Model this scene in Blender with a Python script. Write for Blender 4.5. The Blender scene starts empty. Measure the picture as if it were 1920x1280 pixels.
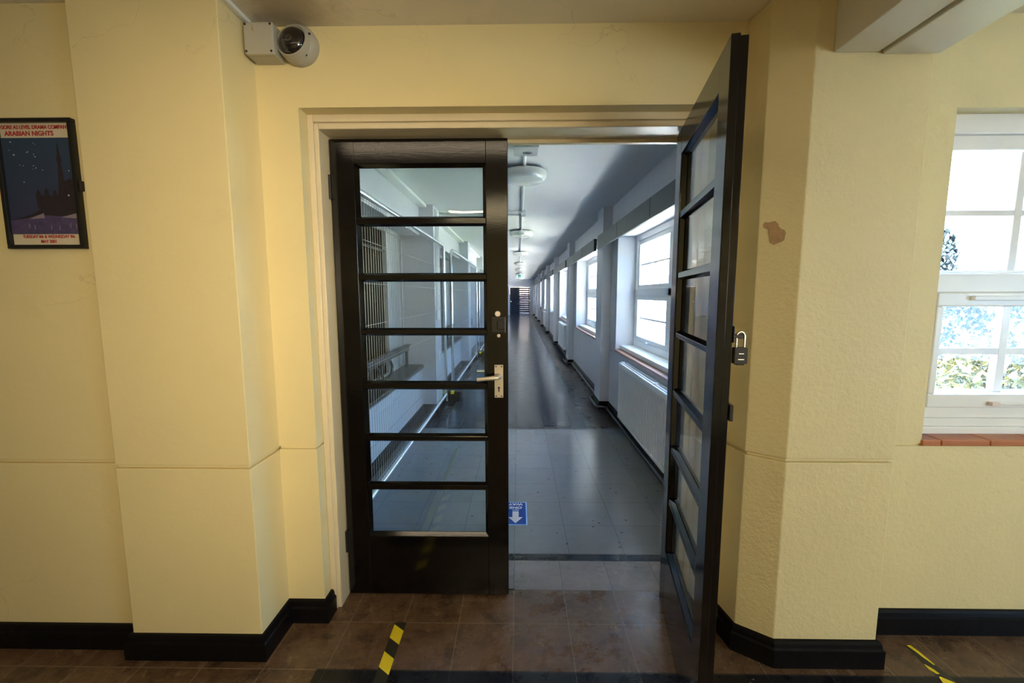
import bpy, bmesh, math, random
from math import sin, cos, pi, radians, atan, sqrt
from mathutils import Vector, Matrix
random.seed(7)
SC = bpy.context.scene
COL = SC.collection

# ------------------------------------------------------------------ camera
F_PX = 793.0
VX, VY = 972.5, 552.0
HEYE = 1.40
cam_d = bpy.data.cameras.new('camera'); cam = bpy.data.objects.new('camera', cam_d)
COL.objects.link(cam); SC.camera = cam
cam_d.sensor_width = 36.0; cam_d.lens = F_PX/1920*36.0
cam_d.clip_start = 0.02; cam_d.clip_end = 400
_d = Vector((VX-960, 640-VY, F_PX)).normalized()
_u = Vector((0, 1, 0)); _z = (_u - _d*_u.dot(_d)).normalized(); _x = _d.cross(_z)
if _x.x < 0: _x = -_x
# rows: world axes expressed in camera coords (x right, y up, z forward)
R = Matrix((_x, _d, _z))
right = Vector((R[0][0], R[1][0], R[2][0])); up = Vector((R[0][1], R[1][1], R[2][1])); fwd = Vector((R[0][2], R[1][2], R[2][2]))
M = Matrix((right, up, -fwd)).transposed().to_4x4()
M.translation = Vector((0, 0, HEYE)); cam.matrix_world = M

# ------------------------------------------------------------------ world, sun, exposure
w = bpy.data.worlds.new('sky'); SC.world = w; w.use_nodes = True
nt = w.node_tree; nt.nodes.clear()
wo = nt.nodes.new('ShaderNodeOutputWorld'); bg = nt.nodes.new('ShaderNodeBackground')
tc = nt.nodes.new('ShaderNodeTexCoord'); sp = nt.nodes.new('ShaderNodeSeparateXYZ'); cr = nt.nodes.new('ShaderNodeValToRGB')
cr.color_ramp.elements[0].position = 0.0; cr.color_ramp.elements[0].color = (0.36, 0.62, 1, 1)
cr.color_ramp.elements[1].position = 0.8; cr.color_ramp.elements[1].color = (0.26, 0.50, 1, 1)
nt.links.new(tc.outputs['Generated'], sp.inputs[0]); nt.links.new(sp.outputs['Z'], cr.inputs[0])
nt.links.new(cr.outputs[0], bg.inputs[0]); nt.links.new(bg.outputs[0], wo.inputs[0])
bg.inputs[1].default_value = 17.0
sd = bpy.data.lights.new('sun', 'SUN'); sun = bpy.data.objects.new('sun', sd); COL.objects.link(sun)
sd.energy = 185.0; sd.angle = radians(0.6); sd.color = (1, 0.92, 0.80)
sun.rotation_euler = Vector((0.10, -0.42, 0.85)).to_track_quat('Z', 'Y').to_euler()
SC.view_settings.view_transform = 'Standard'; SC.view_settings.look = 'None'
SC.view_settings.gamma = 1.0; SC.view_settings.use_curve_mapping = False
SC.view_settings.exposure = 0.0
SC.cycles.max_bounces = 10; SC.cycles.diffuse_bounces = 5; SC.cycles.transparent_max_bounces = 24
SC.cycles.use_denoising = True; SC.cycles.sample_clamp_indirect = 80.0

def area(name, loc, direction, sx, sy, energy, color, portal=False):
    l = bpy.data.lights.new(name, 'AREA'); l.shape = 'RECTANGLE'; l.size = sx; l.size_y = sy
    l.energy = energy; l.color = color
    if portal: l.cycles.is_portal = True
    o = bpy.data.objects.new(name, l); COL.objects.link(o); o.location = loc
    o.rotation_euler = Vector(direction).to_track_quat('-Z', 'Y').to_euler()
    return o
# fluorescent tube on the hall ceiling behind the camera, and one further to the right
area('hall_ceiling_lamp_light', (-0.1, -1.23, 2.34), (0, 0, -1), 1.4, 0.09, 30, (1.0, 0.80, 0.47))
area('hall_ceiling_lamp_light', (-0.55, 0.76, 2.37), (0, 0, -1), 1.2, 0.10, 4.2, (1.0, 0.80, 0.55))
area('hall_ceiling_lamp_light', (3.1, -1.23, 2.34), (0, 0, -1), 1.4, 0.09, 10, (1.0, 0.84, 0.60))
# daylight through the hall's own windows: one behind the camera to the right, one at the far right end
_w = area('hall_window_daylight', (3.0, -2.35, 1.40), (-1.35, 3.95, -0.30), 1.6, 1.0, 9, (0.98, 0.92, 0.74)); _w.data.spread = radians(70)
area('hall_end_window_daylight', (5.3, -0.9, 1.15), (-1, 0.35, 0.0), 2.4, 1.0, 95, (0.38, 0.68, 1.0))
# added warm spot behind the camera, aimed at the door wall; no doorway there
_g = area('added_warm_spot', (1.7, -2.3, 1.5), (-2.48, 3.95, -0.12), 0.9, 0.9, 7.6, (1.0, 0.83, 0.52)); _g.data.spread = radians(38)
BAY = 3.33
NB = 8
for k in range(4):
    area('window_portal', (1.44, 3.69+BAY*k, 1.42), (-1, 0, 0), 2.2, 1.25, 1, (1, 1, 1), portal=True)
area('window_portal', (2.4, 1.83, 1.5), (0, -1, 0), 1.6, 1.2, 1, (1, 1, 1), portal=True)

# ------------------------------------------------------------------ materials
def newmat(name):
    m = bpy.data.materials.new(name); m.use_nodes = True
    n = m.node_tree; b = n.nodes['Principled BSDF']
    return m, n, b
def N(n, t, **k):
    x = n.nodes.new(t)
    for a, v in k.items(): setattr(x, a, v)
    return x
def L(n, a, b): n.links.new(a, b)
def ramp(n, src, p0, c0, p1, c1):
    r = N(n, 'ShaderNodeValToRGB'); e = r.color_ramp.elements
    e[0].position = p0; e[0].color = c0; e[1].position = p1; e[1].color = c1
    L(n, src, r.inputs[0]); return r.outputs[0]
def mixc(n, fac, a, b, mode='MIX'):
    m = N(n, 'ShaderNodeMix', data_type='RGBA', blend_type=mode)
    for i, v in ((0, fac), (6, a), (7, b)):
        if hasattr(v, 'is_linked'): L(n, v, m.inputs[i])
        else: m.inputs[i].default_value = v
    return m.outputs[2]
def noise(n, vec, scale, detail=4, rough=0.55, dist=0.0):
    t = N(n, 'ShaderNodeTexNoise'); t.inputs['Scale'].default_value = scale; t.inputs['Detail'].default_value = detail
    t.inputs['Roughness'].default_value = rough; t.inputs['Distortion'].default_value = dist
    if vec is not None: L(n, vec, t.inputs['Vector'])
    return t.outputs['Fac']
def coords(n):
    g = N(n, 'ShaderNodeNewGeometry'); return g.outputs['Position']
def scalev(n, v, s):
    m = N(n, 'ShaderNodeVectorMath', operation='MULTIPLY'); L(n, v, m.inputs[0]); m.inputs[1].default_value = s
    return m.outputs[0]
def bump(n, b, h, strength, dist=0.01):
    x = N(n, 'ShaderNodeBump'); x.inputs['Strength'].default_value = strength; x.inputs['Distance'].default_value = dist
    L(n, h, x.inputs['Height']); L(n, x.outputs[0], b.inputs['Normal'])
def mth(n, op, a, b=None):
    m = N(n, 'ShaderNodeMath', operation=op)
    for i, v in ((0, a), (1, b)):
        if v is None: continue
        if hasattr(v, 'is_linked'): L(n, v, m.inputs[i])
        else: m.inputs[i].default_value = v
    return m.outputs[0]
def plain(name, col, rough=0.5, metal=0.0, var=0.06, sc=12, bmp=0.0, bsc=60, emit=None, coat=0, spec=None):
    m, n, b = newmat(name)
    p = coords(n); f = noise(n, p, sc, 5)
    c = (*col, 1)
    L(n, mixc(n, f, tuple(x*(1-var) for x in col)+(1,), tuple(min(1, x*(1+var)) for x in col)+(1,)), b.inputs['Base Color'])
    b.inputs['Roughness'].default_value = rough; b.inputs['Metallic'].default_value = metal
    if spec is not None: b.inputs['Specular IOR Level'].default_value = spec
    if coat: b.inputs['Coat Weight'].default_value = coat
    if bmp: bump(n, b, noise(n, p, bsc, 4), bmp)
    if emit:
        b.inputs['Emission Color'].default_value = (*emit[0], 1); b.inputs['Emission Strength'].default_value = emit[1]
    return m
def wallmat(name, col, stain=(0.35, 0.24, 0.10), samt=0.35, rough=0.42, bmp=0.35, rgh=1.0):
    m, n, b = newmat(name); p = coords(n)
    big = noise(n, p, 1.7, 4, 0.6); fine = noise(n, p, 9, 6, 0.6)
    c0 = tuple(x*0.93 for x in col)+(1,); c1 = tuple(min(1, x*1.04) for x in col)+(1,)
    base = mixc(n, big, c0, c1)
    s1 = ramp(n, noise(n, p, 3.1, 8, 0.72, 0.4), 0.60, (0, 0, 0, 1), 0.78, (1, 1, 1, 1))
    base = mixc(n, mth(n, 'MULTIPLY', s1, samt), base, (*stain, 1)); b.inputs['Specular IOR Level'].default_value = 0.35
    # hairline cracks
    v = N(n, 'ShaderNodeTexVoronoi', feature='DISTANCE_TO_EDGE'); v.inputs['Scale'].default_value = 1.3
    wv = N(n, 'ShaderNodeVectorMath', operation='ADD'); nn = N(n, 'ShaderNodeTexNoise'); nn.inputs['Scale'].default_value = 4
    nn.inputs['Detail'].default_value = 6
    L(n, p, nn.inputs['Vector']); L(n, scalev(n, nn.outputs['Color'], (0.5, 0.5, 0.5)), wv.inputs[0]); L(n, p, wv.inputs[1]); L(n, wv.outputs[0], v.inputs['Vector'])
    ck = ramp(n, v.outputs['Distance'], 0.0, (1, 1, 1, 1), 0.0022, (0, 0, 0, 1))
    gate = ramp(n, noise(n, p, 1.1, 2), 0.52, (0, 0, 0, 1), 0.62, (1, 1, 1, 1))
    ckf = mth(n, 'MULTIPLY', mth(n, 'MULTIPLY', ck, gate), 0.35)
    base = mixc(n, ckf, base, tuple(x*0.45 for x in col)+(1,))
    L(n, base, b.inputs['Base Color'])
    L(n, ramp(n, fine, 0.3, (rough-.06,)*3+(1,), 0.7, (rough+.1,)*3+(1,)), b.inputs['Roughness'])
    h = mth(n, 'ADD', mth(n, 'MULTIPLY', noise(n, p, 28*rgh, 6, 0.6), 0.6), mth(n, 'MULTIPLY', noise(n, p, 6, 3), 0.9))
    bump(n, b, h, bmp, 0.006)
    return m
def damp_stain(m):
    n = m.node_tree; b = n.nodes['Principled BSDF']; p = coords(n); src = b.inputs['Base Color'].links[0].from_socket
    d = N(n, 'ShaderNodeVectorMath', operation='DISTANCE'); L(n, p, d.inputs[0]); d.inputs[1].default_value = (-0.80, 1.57, 2.39)
    f = mth(n, 'ADD', d.outputs['Value'], mth(n, 'MULTIPLY', noise(n, p, 16, 8, 0.7, 0.5), 0.22))
    ring = ramp(n, f, 0.18, (0.55,)*3+(1,), 0.34, (0, 0, 0, 1))
    L(n, mixc(n, ring, src, (0.30, 0.20, 0.08, 1)), b.inputs['Base Color'])
def tilemat(name, cols, tx, ty, ox, oy, joint=(0.05, 0.04, 0.035), jw=0.0022, dirt=(0.04, 0.03, 0.025), damt=0.6, pale=(0.5, 0.45, 0.38), pamt=0.3, rough=(0.28, 0.5), bm=0.15, wave=0.0, spots=0.5, spec=0.5, ior=None, mott=0.4, fs=1.0):
    m, n, b = newmat(name); p = coords(n)
    s = N(n, 'ShaderNodeSeparateXYZ'); L(n, p, s.inputs[0])
    u = mth(n, 'DIVIDE', mth(n, 'SUBTRACT', s.outputs[0], ox), tx); v = mth(n, 'DIVIDE', mth(n, 'SUBTRACT', s.outputs[1], oy), ty)
    iu = mth(n, 'FLOOR', u); iv = mth(n, 'FLOOR', v)
    cb = N(n, 'ShaderNodeCombineXYZ'); L(n, iu, cb.inputs[0]); L(n, iv, cb.inputs[1])
    wn = N(n, 'ShaderNodeTexWhiteNoise', noise_dimensions='3D'); L(n, cb.outputs[0], wn.inputs['Vector'])
    col = mixc(n, wn.outputs['Value'], (*cols[0], 1), (*cols[1], 1))
    # marbling, offset per tile
    av = N(n, 'ShaderNodeVectorMath', operation='ADD'); L(n, p, av.inputs[0]); L(n, scalev(n, wn.outputs['Color'], (3, 3, 3)), av.inputs[1])
    mb = ramp(n, noise(n, scalev(n, av.outputs[0], (1, 2.4, 1)), 9*fs, 9, 0.7, 0.6), 0.35, (0, 0, 0, 1), 0.72, (1, 1, 1, 1))
    col = mixc(n, mth(n, 'MULTIPLY', mb, mott), col, (*cols[2], 1))
    d = ramp(n, noise(n, p, 5.5*fs, 10, 0.75, 0.3), 0.50, (0, 0, 0, 1), 0.68, (1, 1, 1, 1))
    col = mixc(n, mth(n, 'MULTIPLY', d, damt), col, (*dirt, 1))
    pl = ramp(n, noise(n, scalev(n, p, (1, 0.6, 1)), 14*fs, 10, 0.78, 0.8), 0.56, (0, 0, 0, 1), 0.74, (1, 1, 1, 1))
    col = mixc(n, mth(n, 'MULTIPLY', pl, pamt), col, (*pale, 1))
    sv = N(n, 'ShaderNodeTexVoronoi'); sv.inputs['Scale'].default_value = 11; L(n, p, sv.inputs['Vector'])
    dot = ramp(n, mth(n, 'ADD', sv.outputs['Distance'], mth(n, 'MULTIPLY', noise(n, p, 40, 3), 0.22)), 0.17, (1, 1, 1, 1), 0.22, (0, 0, 0, 1))
    col = mixc(n, mth(n, 'MULTIPLY', dot, spots), col, tuple(x*0.25 for x in cols[0])+(1,))
    fu = mth(n, 'FRACT', u); fv = mth(n, 'FRACT', v)
    du = mth(n, 'MULTIPLY', mth(n, 'MINIMUM', fu, mth(n, 'SUBTRACT', 1.0, fu)), tx)
    dv = mth(n, 'MULTIPLY', mth(n, 'MINIMUM', fv, mth(n, 'SUBTRACT', 1.0, fv)), ty)
    dj = mth(n, 'MINIMUM', du, dv)
    j = mth(n, 'LESS_THAN', dj, jw)
    col = mixc(n, mth(n, 'MULTIPLY', j, 0.75), col, (*joint, 1))
    L(n, col, b.inputs['Base Color']); b.inputs['Specular IOR Level'].default_value = spec
    if ior: b.inputs['IOR'].default_value = ior
    L(n, ramp(n, noise(n, p, 7, 7, 0.7), 0.35, (rough[0],)*3+(1,), 0.68, (rough[1],)*3+(1,)), b.inputs['Roughness'])
    h = mth(n, 'SUBTRACT', mth(n, 'MULTIPLY', noise(n, p, 22, 5), 0.5), mth(n, 'MULTIPLY', j, 0.5))
    if wave:
        h = mth(n, 'ADD', h, mth(n, 'MULTIPLY', noise(n, scalev(n, p, (1, 3.2, 1)), 4.5, 2), wave))
    bump(n, b, h, bm, 0.004)
    return m
def glassmat(name, tint=(0.93, 0.97, 0.96), refl=0.10, dirt=0.0):
    m = bpy.data.materials.new(name); m.use_nodes = True; n = m.node_tree; n.nodes.clear()
    o = N(n, 'ShaderNodeOutputMaterial'); t = N(n, 'ShaderNodeBsdfTransparent'); g = N(n, 'ShaderNodeBsdfGlossy')
    t.inputs[0].default_value = (*tint, 1); g.inputs['Roughness'].default_value = 0.02
    p = coords(n); bm = N(n, 'ShaderNodeBump'); bm.inputs['Strength'].default_value = 0.05; bm.inputs['Distance'].default_value = 0.01
    L(n, noise(n, p, 5, 2), bm.inputs['Height']); L(n, bm.outputs[0], g.inputs['Normal'])
    fr = N(n, 'ShaderNodeFresnel'); gg = N(n, 'ShaderNodeNewGeometry')
    ior = mth(n, 'ADD', 1.45, mth(n, 'MULTIPLY', gg.outputs['Backfacing'], 1/1.45-1.45)); L(n, ior, fr.inputs[0])
    ms = N(n, 'ShaderNodeMixShader'); L(n, fr.outputs[0], ms.inputs[0]); L(n, t.outputs[0], ms.inputs[1]); L(n, g.outputs[0], ms.inputs[2])
    out = ms.outputs[0]
    if dirt:
        df = N(n, 'ShaderNodeBsdfDiffuse'); df.inputs[0].default_value = (0.8, 0.85, 0.9, 1)
        m2 = N(n, 'ShaderNodeMixShader'); f = ramp(n, noise(n, p, 160, 3, 0.6), 0.52, (0, 0, 0, 1), 0.62, (dirt,)*3+(1,))
        L(n, f, m2.inputs[0]); L(n, out, m2.inputs[1]); L(n, df.outputs[0], m2.inputs[2]); out = m2.outputs[0]
    L(n, out, o.inputs[0]); return m

CREAM = wallmat('cream_paint', (0.80, 0.68, 0.385), samt=0.14, bmp=0.30)
CREAMR = wallmat('cream_paint_rough', (0.80, 0.68, 0.385), samt=0.14, bmp=0.75, rgh=2.2)
CEILM = wallmat('hall_ceiling_paint', (0.84, 0.78, 0.66), stain=(0.30, 0.22, 0.10), samt=0.30)
damp_stain(CEILM)
WHITEW = wallmat('corridor_white_paint', (0.62, 0.62, 0.67), stain=(0.45, 0.45, 0.45), samt=0.1, bmp=0.12)
CCEIL = wallmat('corridor_ceiling_paint', (0.78, 0.79, 0.78), stain=(0.5, 0.5, 0.48), samt=0.08, bmp=0.10)
FRAMEP = plain('cream_frame_gloss', (0.72, 0.62, 0.44), 0.3, var=0.05, bmp=0.1)
PVC = plain('white_upvc', (0.86, 0.86, 0.86), 0.28, var=0.02)
WPL = plain('white_plastic', (0.82, 0.82, 0.80), 0.32, var=0.03)
GPL = plain('grey_plastic', (0.42, 0.40, 0.34), 0.45, var=0.05)
BLK = plain('black_skirting_paint', (0.007, 0.006, 0.007), 0.28, var=0.3, bmp=0.12, bsc=30, spec=0.10)
HINGEM = plain('painted_hinge_steel', (0.02, 0.018, 0.018), 0.35, 0.3)
CHROME = plain('galvanised_tube', (0.75, 0.80, 0.84), 0.24, 0.8, var=0.1)
WIREM = plain('galvanised_wire', (0.36, 0.37, 0.39), 0.4, 0.6)
ALU = plain('satin_aluminium', (0.62, 0.56, 0.47), 0.38, 0.55, var=0.04)
STEEL = plain('shackle_steel', (0.75, 0.72, 0.66), 0.2, 1.0)
RUB = plain('black_rubber', (0.025, 0.022, 0.022), 0.7)
YEL = plain('yellow_vinyl', (0.85, 0.68, 0.02), 0.4, var=0.08, sc=30)
YFADE = plain('worn_yellow_mark', (0.22, 0.205, 0.165), 0.5, var=0.3, sc=25)
BVIN = plain('black_vinyl', (0.03, 0.028, 0.02), 0.4, var=0.4, sc=40)
BLUE = plain('blue_vinyl', (0.010, 0.055, 0.26), 0.45, spec=0.15)
PINKW = plain('pinkish_white_vinyl', (0.80, 0.66, 0.60), 0.5)
CLAY = plain('clay_tile', (0.48, 0.16, 0.05), 0.35, var=0.15, sc=25)
CLAYD = plain('clay_tile_corridor', (0.40, 0.20, 0.14), 0.4, var=0.2, sc=25)
WOOD = plain('dark_stained_wood', (0.045, 0.038, 0.036), 0.35, var=0.3, sc=9)
PELM = plain('pelmet_grey_board', (0.10, 0.105, 0.105), 0.5, var=0.08)
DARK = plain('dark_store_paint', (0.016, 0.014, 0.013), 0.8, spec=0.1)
GREYP = plain('grey_board', (0.44, 0.44, 0.45), 0.5)
RADM = plain('radiator_enamel', (0.80, 0.81, 0.84), 0.28, var=0.02)
GLASS = glassmat('clear_glass'); GLASSD = glassmat('speckled_glass', dirt=0.55)
TERR = plain('bare_plaster', (0.50, 0.32, 0.17), 0.85, var=0.25, sc=45, bmp=0.6)
BRICK = plain('pale_brick', (0.05, 0.04, 0.035), 0.8, var=0.2, sc=18)
PAVE = plain('pale_concrete_paving', (0.74, 0.73, 0.72), 0.8, var=0.1, sc=3)
LAWN = plain('lawn', (0.15, 0.24, 0.08), 0.9, var=0.4, sc=6)
LEAFY = plain('yellow_green_leaf', (0.16, 0.15, 0.04), 0.5, var=0.35, sc=9)
LEAFG = plain('blue_green_leaf', (0.010, 0.022, 0.028), 0.7, var=0.4, sc=7)
BARK = plain('bark', (0.16, 0.11, 0.07), 0.9)
ROOFM = plain('slate_roof', (0.018, 0.022, 0.03), 0.8)
FLOORH = tilemat('brown_hall_tile', ((0.082, 0.045, 0.026), (0.125, 0.070, 0.042), (0.19, 0.115, 0.065)), 0.235, 0.2335, -0.022, 1.200, joint=(0.30, 0.24, 0.17), jw=0.0015, dirt=(0.012, 0.009, 0.008), damt=0.85, pale=(0.40, 0.29, 0.17), pamt=0.8, rough=(0.2, 0.42), spots=0.35, mott=0.8, fs=2.0)
FLOORT = tilemat('grey_threshold_tile', ((0.17, 0.14, 0.14), (0.22, 0.19, 0.18), (0.40, 0.35, 0.33)), 0.235, 0.2335, -0.022, 1.8765, joint=(0.03, 0.03, 0.03), jw=0.0015, damt=0.45, pale=(0.60, 0.54, 0.50), pamt=0.6, rough=(0.3, 0.5))
FLOORC = tilemat('grey_corridor_tile', ((0.165, 0.172, 0.178), (0.185, 0.19, 0.195), (0.21, 0.21, 0.21)), 0.30, 0.285, -0.025, 2.162, joint=(0.07, 0.08, 0.09), jw=0.0014, damt=0.10, pale=(0.30, 0.32, 0.32), pamt=0.10, rough=(0.16, 0.26), bm=0.12, wave=0.9, spots=0.75, spec=0.40)
FLOORL = tilemat('polished_dark_lino', ((0.030, 0.034, 0.042), (0.036, 0.040, 0.048), (0.05, 0.054, 0.062)), 0.30, 0.285, -0.025, 4.32, joint=(0.05, 0.055, 0.06), jw=0.001, damt=0.2, pale=(0.08, 0.08, 0.09), pamt=0.2, rough=(0.13, 0.24), bm=0.10, wave=1.1, spots=0.3, spec=0.4, ior=1.22)
FBRN = tilemat('brown_border_lino', ((0.030, 0.019, 0.016), (0.036, 0.022, 0.018), (0.045, 0.03, 0.025)), 0.30, 0.285, -0.025, 4.32, jw=0.001, rough=(0.25, 0.38), damt=0.0, pamt=0.0, spots=0.0, spec=0.25, mott=0.1)
FBLK = tilemat('black_stripe_tile', ((0.006, 0.007, 0.012), (0.009, 0.010, 0.016), (0.014, 0.015, 0.02)), 0.235, 0.2335, -0.022, 1.200, joint=(0.10, 0.10, 0.10), jw=0.0007, damt=0.2, pale=(0.12, 0.11, 0.09), pamt=0.25, rough=(0.2, 0.4), spec=0.3, spots=0.1)

def doormat():
    m, n, b = newmat('black_gloss_door_paint'); p = coords(n)
    br = noise(n, scalev(n, p, (1.2, 1.2, 16)), 5, 8, 0.75, 0.5)
    L(n, mixc(n, ramp(n, br, 0.5, (0, 0, 0, 1), 0.8, (1, 1, 1, 1)), (0.0022, 0.002, 0.0022, 1), (0.007, 0.004, 0.0025, 1)), b.inputs['Base Color'])
    b.inputs['Roughness'].default_value = 0.10; b.inputs['Specular IOR Level'].default_value = 0.5
    h = mth(n, 'ADD', mth(n, 'MULTIPLY', noise(n, scalev(n, p, (0.7, 0.7, 7)), 30, 6, 0.7), 1.0), mth(n, 'MULTIPLY', noise(n, p, 130, 3), 0.35))
    bump(n, b, h, 0.05, 0.0025)
    return m
DOORM = doormat()

# ------------------------------------------------------------------ mesh helpers
class MB:
    def __init__(s): s.bm = bmesh.new()
    def box(s, x0, x1, y0, y1, z0, z1, mat=None):
        vs = [s.bm.verts.new((x, y, z)) for x in (x0, x1) for y in (y0, y1) for z in (z0, z1)]
        for f in ((0, 1, 3, 2), (4, 6, 7, 5), (0, 4, 5, 1), (2, 3, 7, 6), (0, 2, 6, 4), (1, 5, 7, 3)):
            s.bm.faces.new([vs[i] for i in f])
        if mat is not None:
            for v in vs: v.co = mat @ v.co
        return s
    def prism(s, pts, z0, z1):
        a = [s.bm.verts.new((x, y, z0)) for x, y in pts]; b = [s.bm.verts.new((x, y, z1)) for x, y in pts]
        n = len(pts); s.bm.faces.new(a[::-1]); s.bm.faces.new(b)
        for i in range(n): s.bm.faces.new((a[i], a[(i+1) % n], b[(i+1) % n], b[i]))
        return s
    def extr(s, pts3, vec):
        a = [s.bm.verts.new(p) for p in pts3]; b = [s.bm.verts.new(Vector(p)+Vector(vec)) for p in pts3]
        n = len(pts3); s.bm.faces.new(a[::-1]); s.bm.faces.new(b)
        for i in range(n): s.bm.faces.new((a[i], a[(i+1) % n], b[(i+1) % n], b[i]))
        return s
    def tube(s, pts, r, seg=10, closed=False):
        pts = [Vector(p) for p in pts]; rings = []; n = len(pts); ref = None
        for i, p in enumerate(pts):
            if closed: t = (pts[(i+1) % n]-pts[i-1]).normalized()
            else: t = (pts[min(i+1, n-1)]-pts[max(i-1, 0)]).normalized()
            if ref is None:
                ref = t.orthogonal().normalized()
            ref = (ref - t*ref.dot(t)).normalized(); bi = t.cross(ref)
            rr = r[i] if isinstance(r, (list, tuple)) else r
            rings.append([s.bm.verts.new(p+ref*cos(2*pi*k/seg)*rr+bi*sin(2*pi*k/seg)*rr) for k in range(seg)])
        m = n if closed else n-1
        for i in range(m):
            A, B = rings[i], rings[(i+1) % n]
            for k in range(seg): s.bm.faces.new((A[k], A[(k+1) % seg], B[(k+1) % seg], B[k]))
        if not closed: s.bm.faces.new(rings[0][::-1]); s.bm.faces.new(rings[-1])
        return s
    def lathe(s, prof, seg=32, mat=None):   # prof: (r, z)
        rings = []; allv = []
        for r, z in prof:
            if r < 1e-6: v = [s.bm.verts.new((0, 0, z))]
            else: v = [s.bm.verts.new((r*cos(2*pi*k/seg), r*sin(2*pi*k/seg), z)) for k in range(seg)]
            rings.append(v); allv += v
        for A, B in zip(rings, rings[1:]):
            for k in range(seg):
                a = A[k % len(A)]; a2 = A[(k+1) % len(A)]; b = B[k % len(B)]; b2 = B[(k+1) % len(B)]
                fs = [a, a2, b2, b]; u = []
                for q in fs:
                    if q not in u: u.append(q)
                if len(u) > 2: s.bm.faces.new(u)
        if mat is not None:
            for v in allv: v.co = mat @ v.co
        return s
    def quad(s, *p):
        s.bm.faces.new([s.bm.verts.new(q) for q in p]); return s
    def build(s, name, mat, parent=None, bevel=0, seg=2, smooth=False, origin=None):
        me = bpy.data.meshes.new(name); bmesh.ops.recalc_face_normals(s.bm, faces=s.bm.faces)
        if origin is None:
            if parent is not None: o0 = Vector((0, 0, 0))
            else:
                zs = [v.co for v in s.bm.verts]
                o0 = Vector(((min(v.x for v in zs)+max(v.x for v in zs))/2, (min(v.y for v in zs)+max(v.y for v in zs))/2, min(v.z for v in zs)))
        else: o0 = Vector(origin)
        for v in s.bm.verts: v.co -= o0
        s.bm.to_mesh(me); s.bm.free(); me.materials.append(mat)
        o = bpy.data.objects.new(name, me); COL.objects.link(o); o.location = o0
        if parent is not None: o.parent = parent
        if smooth:
            for f in me.polygons: f.use_smooth = True
            try:
                me.set_sharp_from_angle(angle=radians(40))
            except Exception: pass
        if bevel:
            md = o.modifiers.new('bevel', 'BEVEL'); md.width = bevel; md.segments = seg; md.limit_method = 'ANGLE'
        return o
def tag(o, label, cat, group=None, kind=None):
    if label: o['label'] = label
    if cat: o['category'] = cat
    if group: o['group'] = group
    if kind: o['kind'] = kind
    return o
def empty(name, loc, label, cat, group=None, kind=None, rz=0):
    o = bpy.data.objects.new(name, None); COL.objects.link(o); o.location = loc; o.rotation_euler = (0, 0, rz)
    o.empty_display_size = 0.05
    return tag(o, label, cat, group, kind)
def copy_tree(o, loc, label=None):
    c = o.copy(); COL.objects.link(c); c.location = loc
    if label: c['label'] = label
    for ch in list(o.children):
        d = ch.copy(); COL.objects.link(d); d.parent = c
        for g in list(ch.children):
            e = g.copy(); COL.objects.link(e); e.parent = d
    return c
def text_mesh(name, body, size, mat, parent, matrix, bold=0.0, align='CENTER', xs=1.0):
    cu = bpy.data.curves.new(name, 'FONT'); cu.body = body; cu.size = size; cu.align_x = align; cu.offset = bold; cu.extrude = 0.0004
    t = bpy.data.objects.new(name+'_tmp', cu); COL.objects.link(t)
    dg = bpy.context.evaluated_depsgraph_get(); me = bpy.data.meshes.new_from_object(t.evaluated_get(dg))
    bpy.data.objects.remove(t); bpy.data.curves.remove(cu)
    for v in me.vertices: v.co = matrix @ Vector((v.co.x*xs, v.co.y, v.co.z))
    me.materials.clear(); me.materials.append(mat); me.name = name
    o = bpy.data.objects.new(name, me); COL.objects.link(o); o.parent = parent
    return o
def struct(o): o['kind'] = 'structure'; return o

# ================================================================== SETTING: hall
ZC = 2.39
mb = MB()
# hall floor pieces laid edge to edge
fl = struct(MB().box(-4.5, 5.5, -2.6, 1.20, -0.06, 0).box(-4.5, -0.76, 1.20, 1.437, -0.06, 0).box(-4.5, 5.5, 1.437, 1.69, -0.06, 0).box(-0.84, 0.745, 1.69, 1.876, -0.06, 0).build('floor', FLOORH, origin=(0, 0, 0)))
MB().box(-0.76, 5.5, 1.20, 1.437, -0.06, 0).build('black_stripe', FBLK, fl)
MB().box(-0.84, 0.745, 1.876, 2.10, -0.06, 0).build('threshold_tiles', FLOORT, fl)
MB().box(-1.3, 1.25, 2.10, 2.158, -0.06, 0).build('blue_black_stripe', FBLK, fl)
MB().box(-1.3, 1.25, 2.158, 4.32, -0.06, 0).build('grey_tiles', FLOORC, fl)
MB().box(-0.82, 0.72, 4.32, 29.5, -0.06, 0).box(-0.98, -0.90, 4.32, 29.5, -0.06, 0).build('dark_lino', FLOORL, fl)
MB().box(0.72, 0.80, 4.32, 29.5, -0.06, 0).box(-0.90, -0.82, 4.32, 29.5, -0.06, 0).build('border_line', FBLK, fl)
MB().box(0.80, 1.25, 4.32, 29.5, -0.06, 0).box(-1.4, -0.98, 4.32, 29.5, -0.06, 0).build('brown_border', FBRN, fl)
MB().box(-1.4, 1.25, 29.5, 34, -0.06, 0).build('far_floor', FLOORL, fl)

# ceilings
hc = struct(MB().box(-4.5, 5.5, -2.6, 1.69, ZC, ZC+0.15).build('ceiling', CEILM))
CZ = 2.42
cc = struct(MB().box(-1.7, 1.30, 2.09, 34, CZ, CZ+0.2).build('ceiling', CCEIL))

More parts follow.
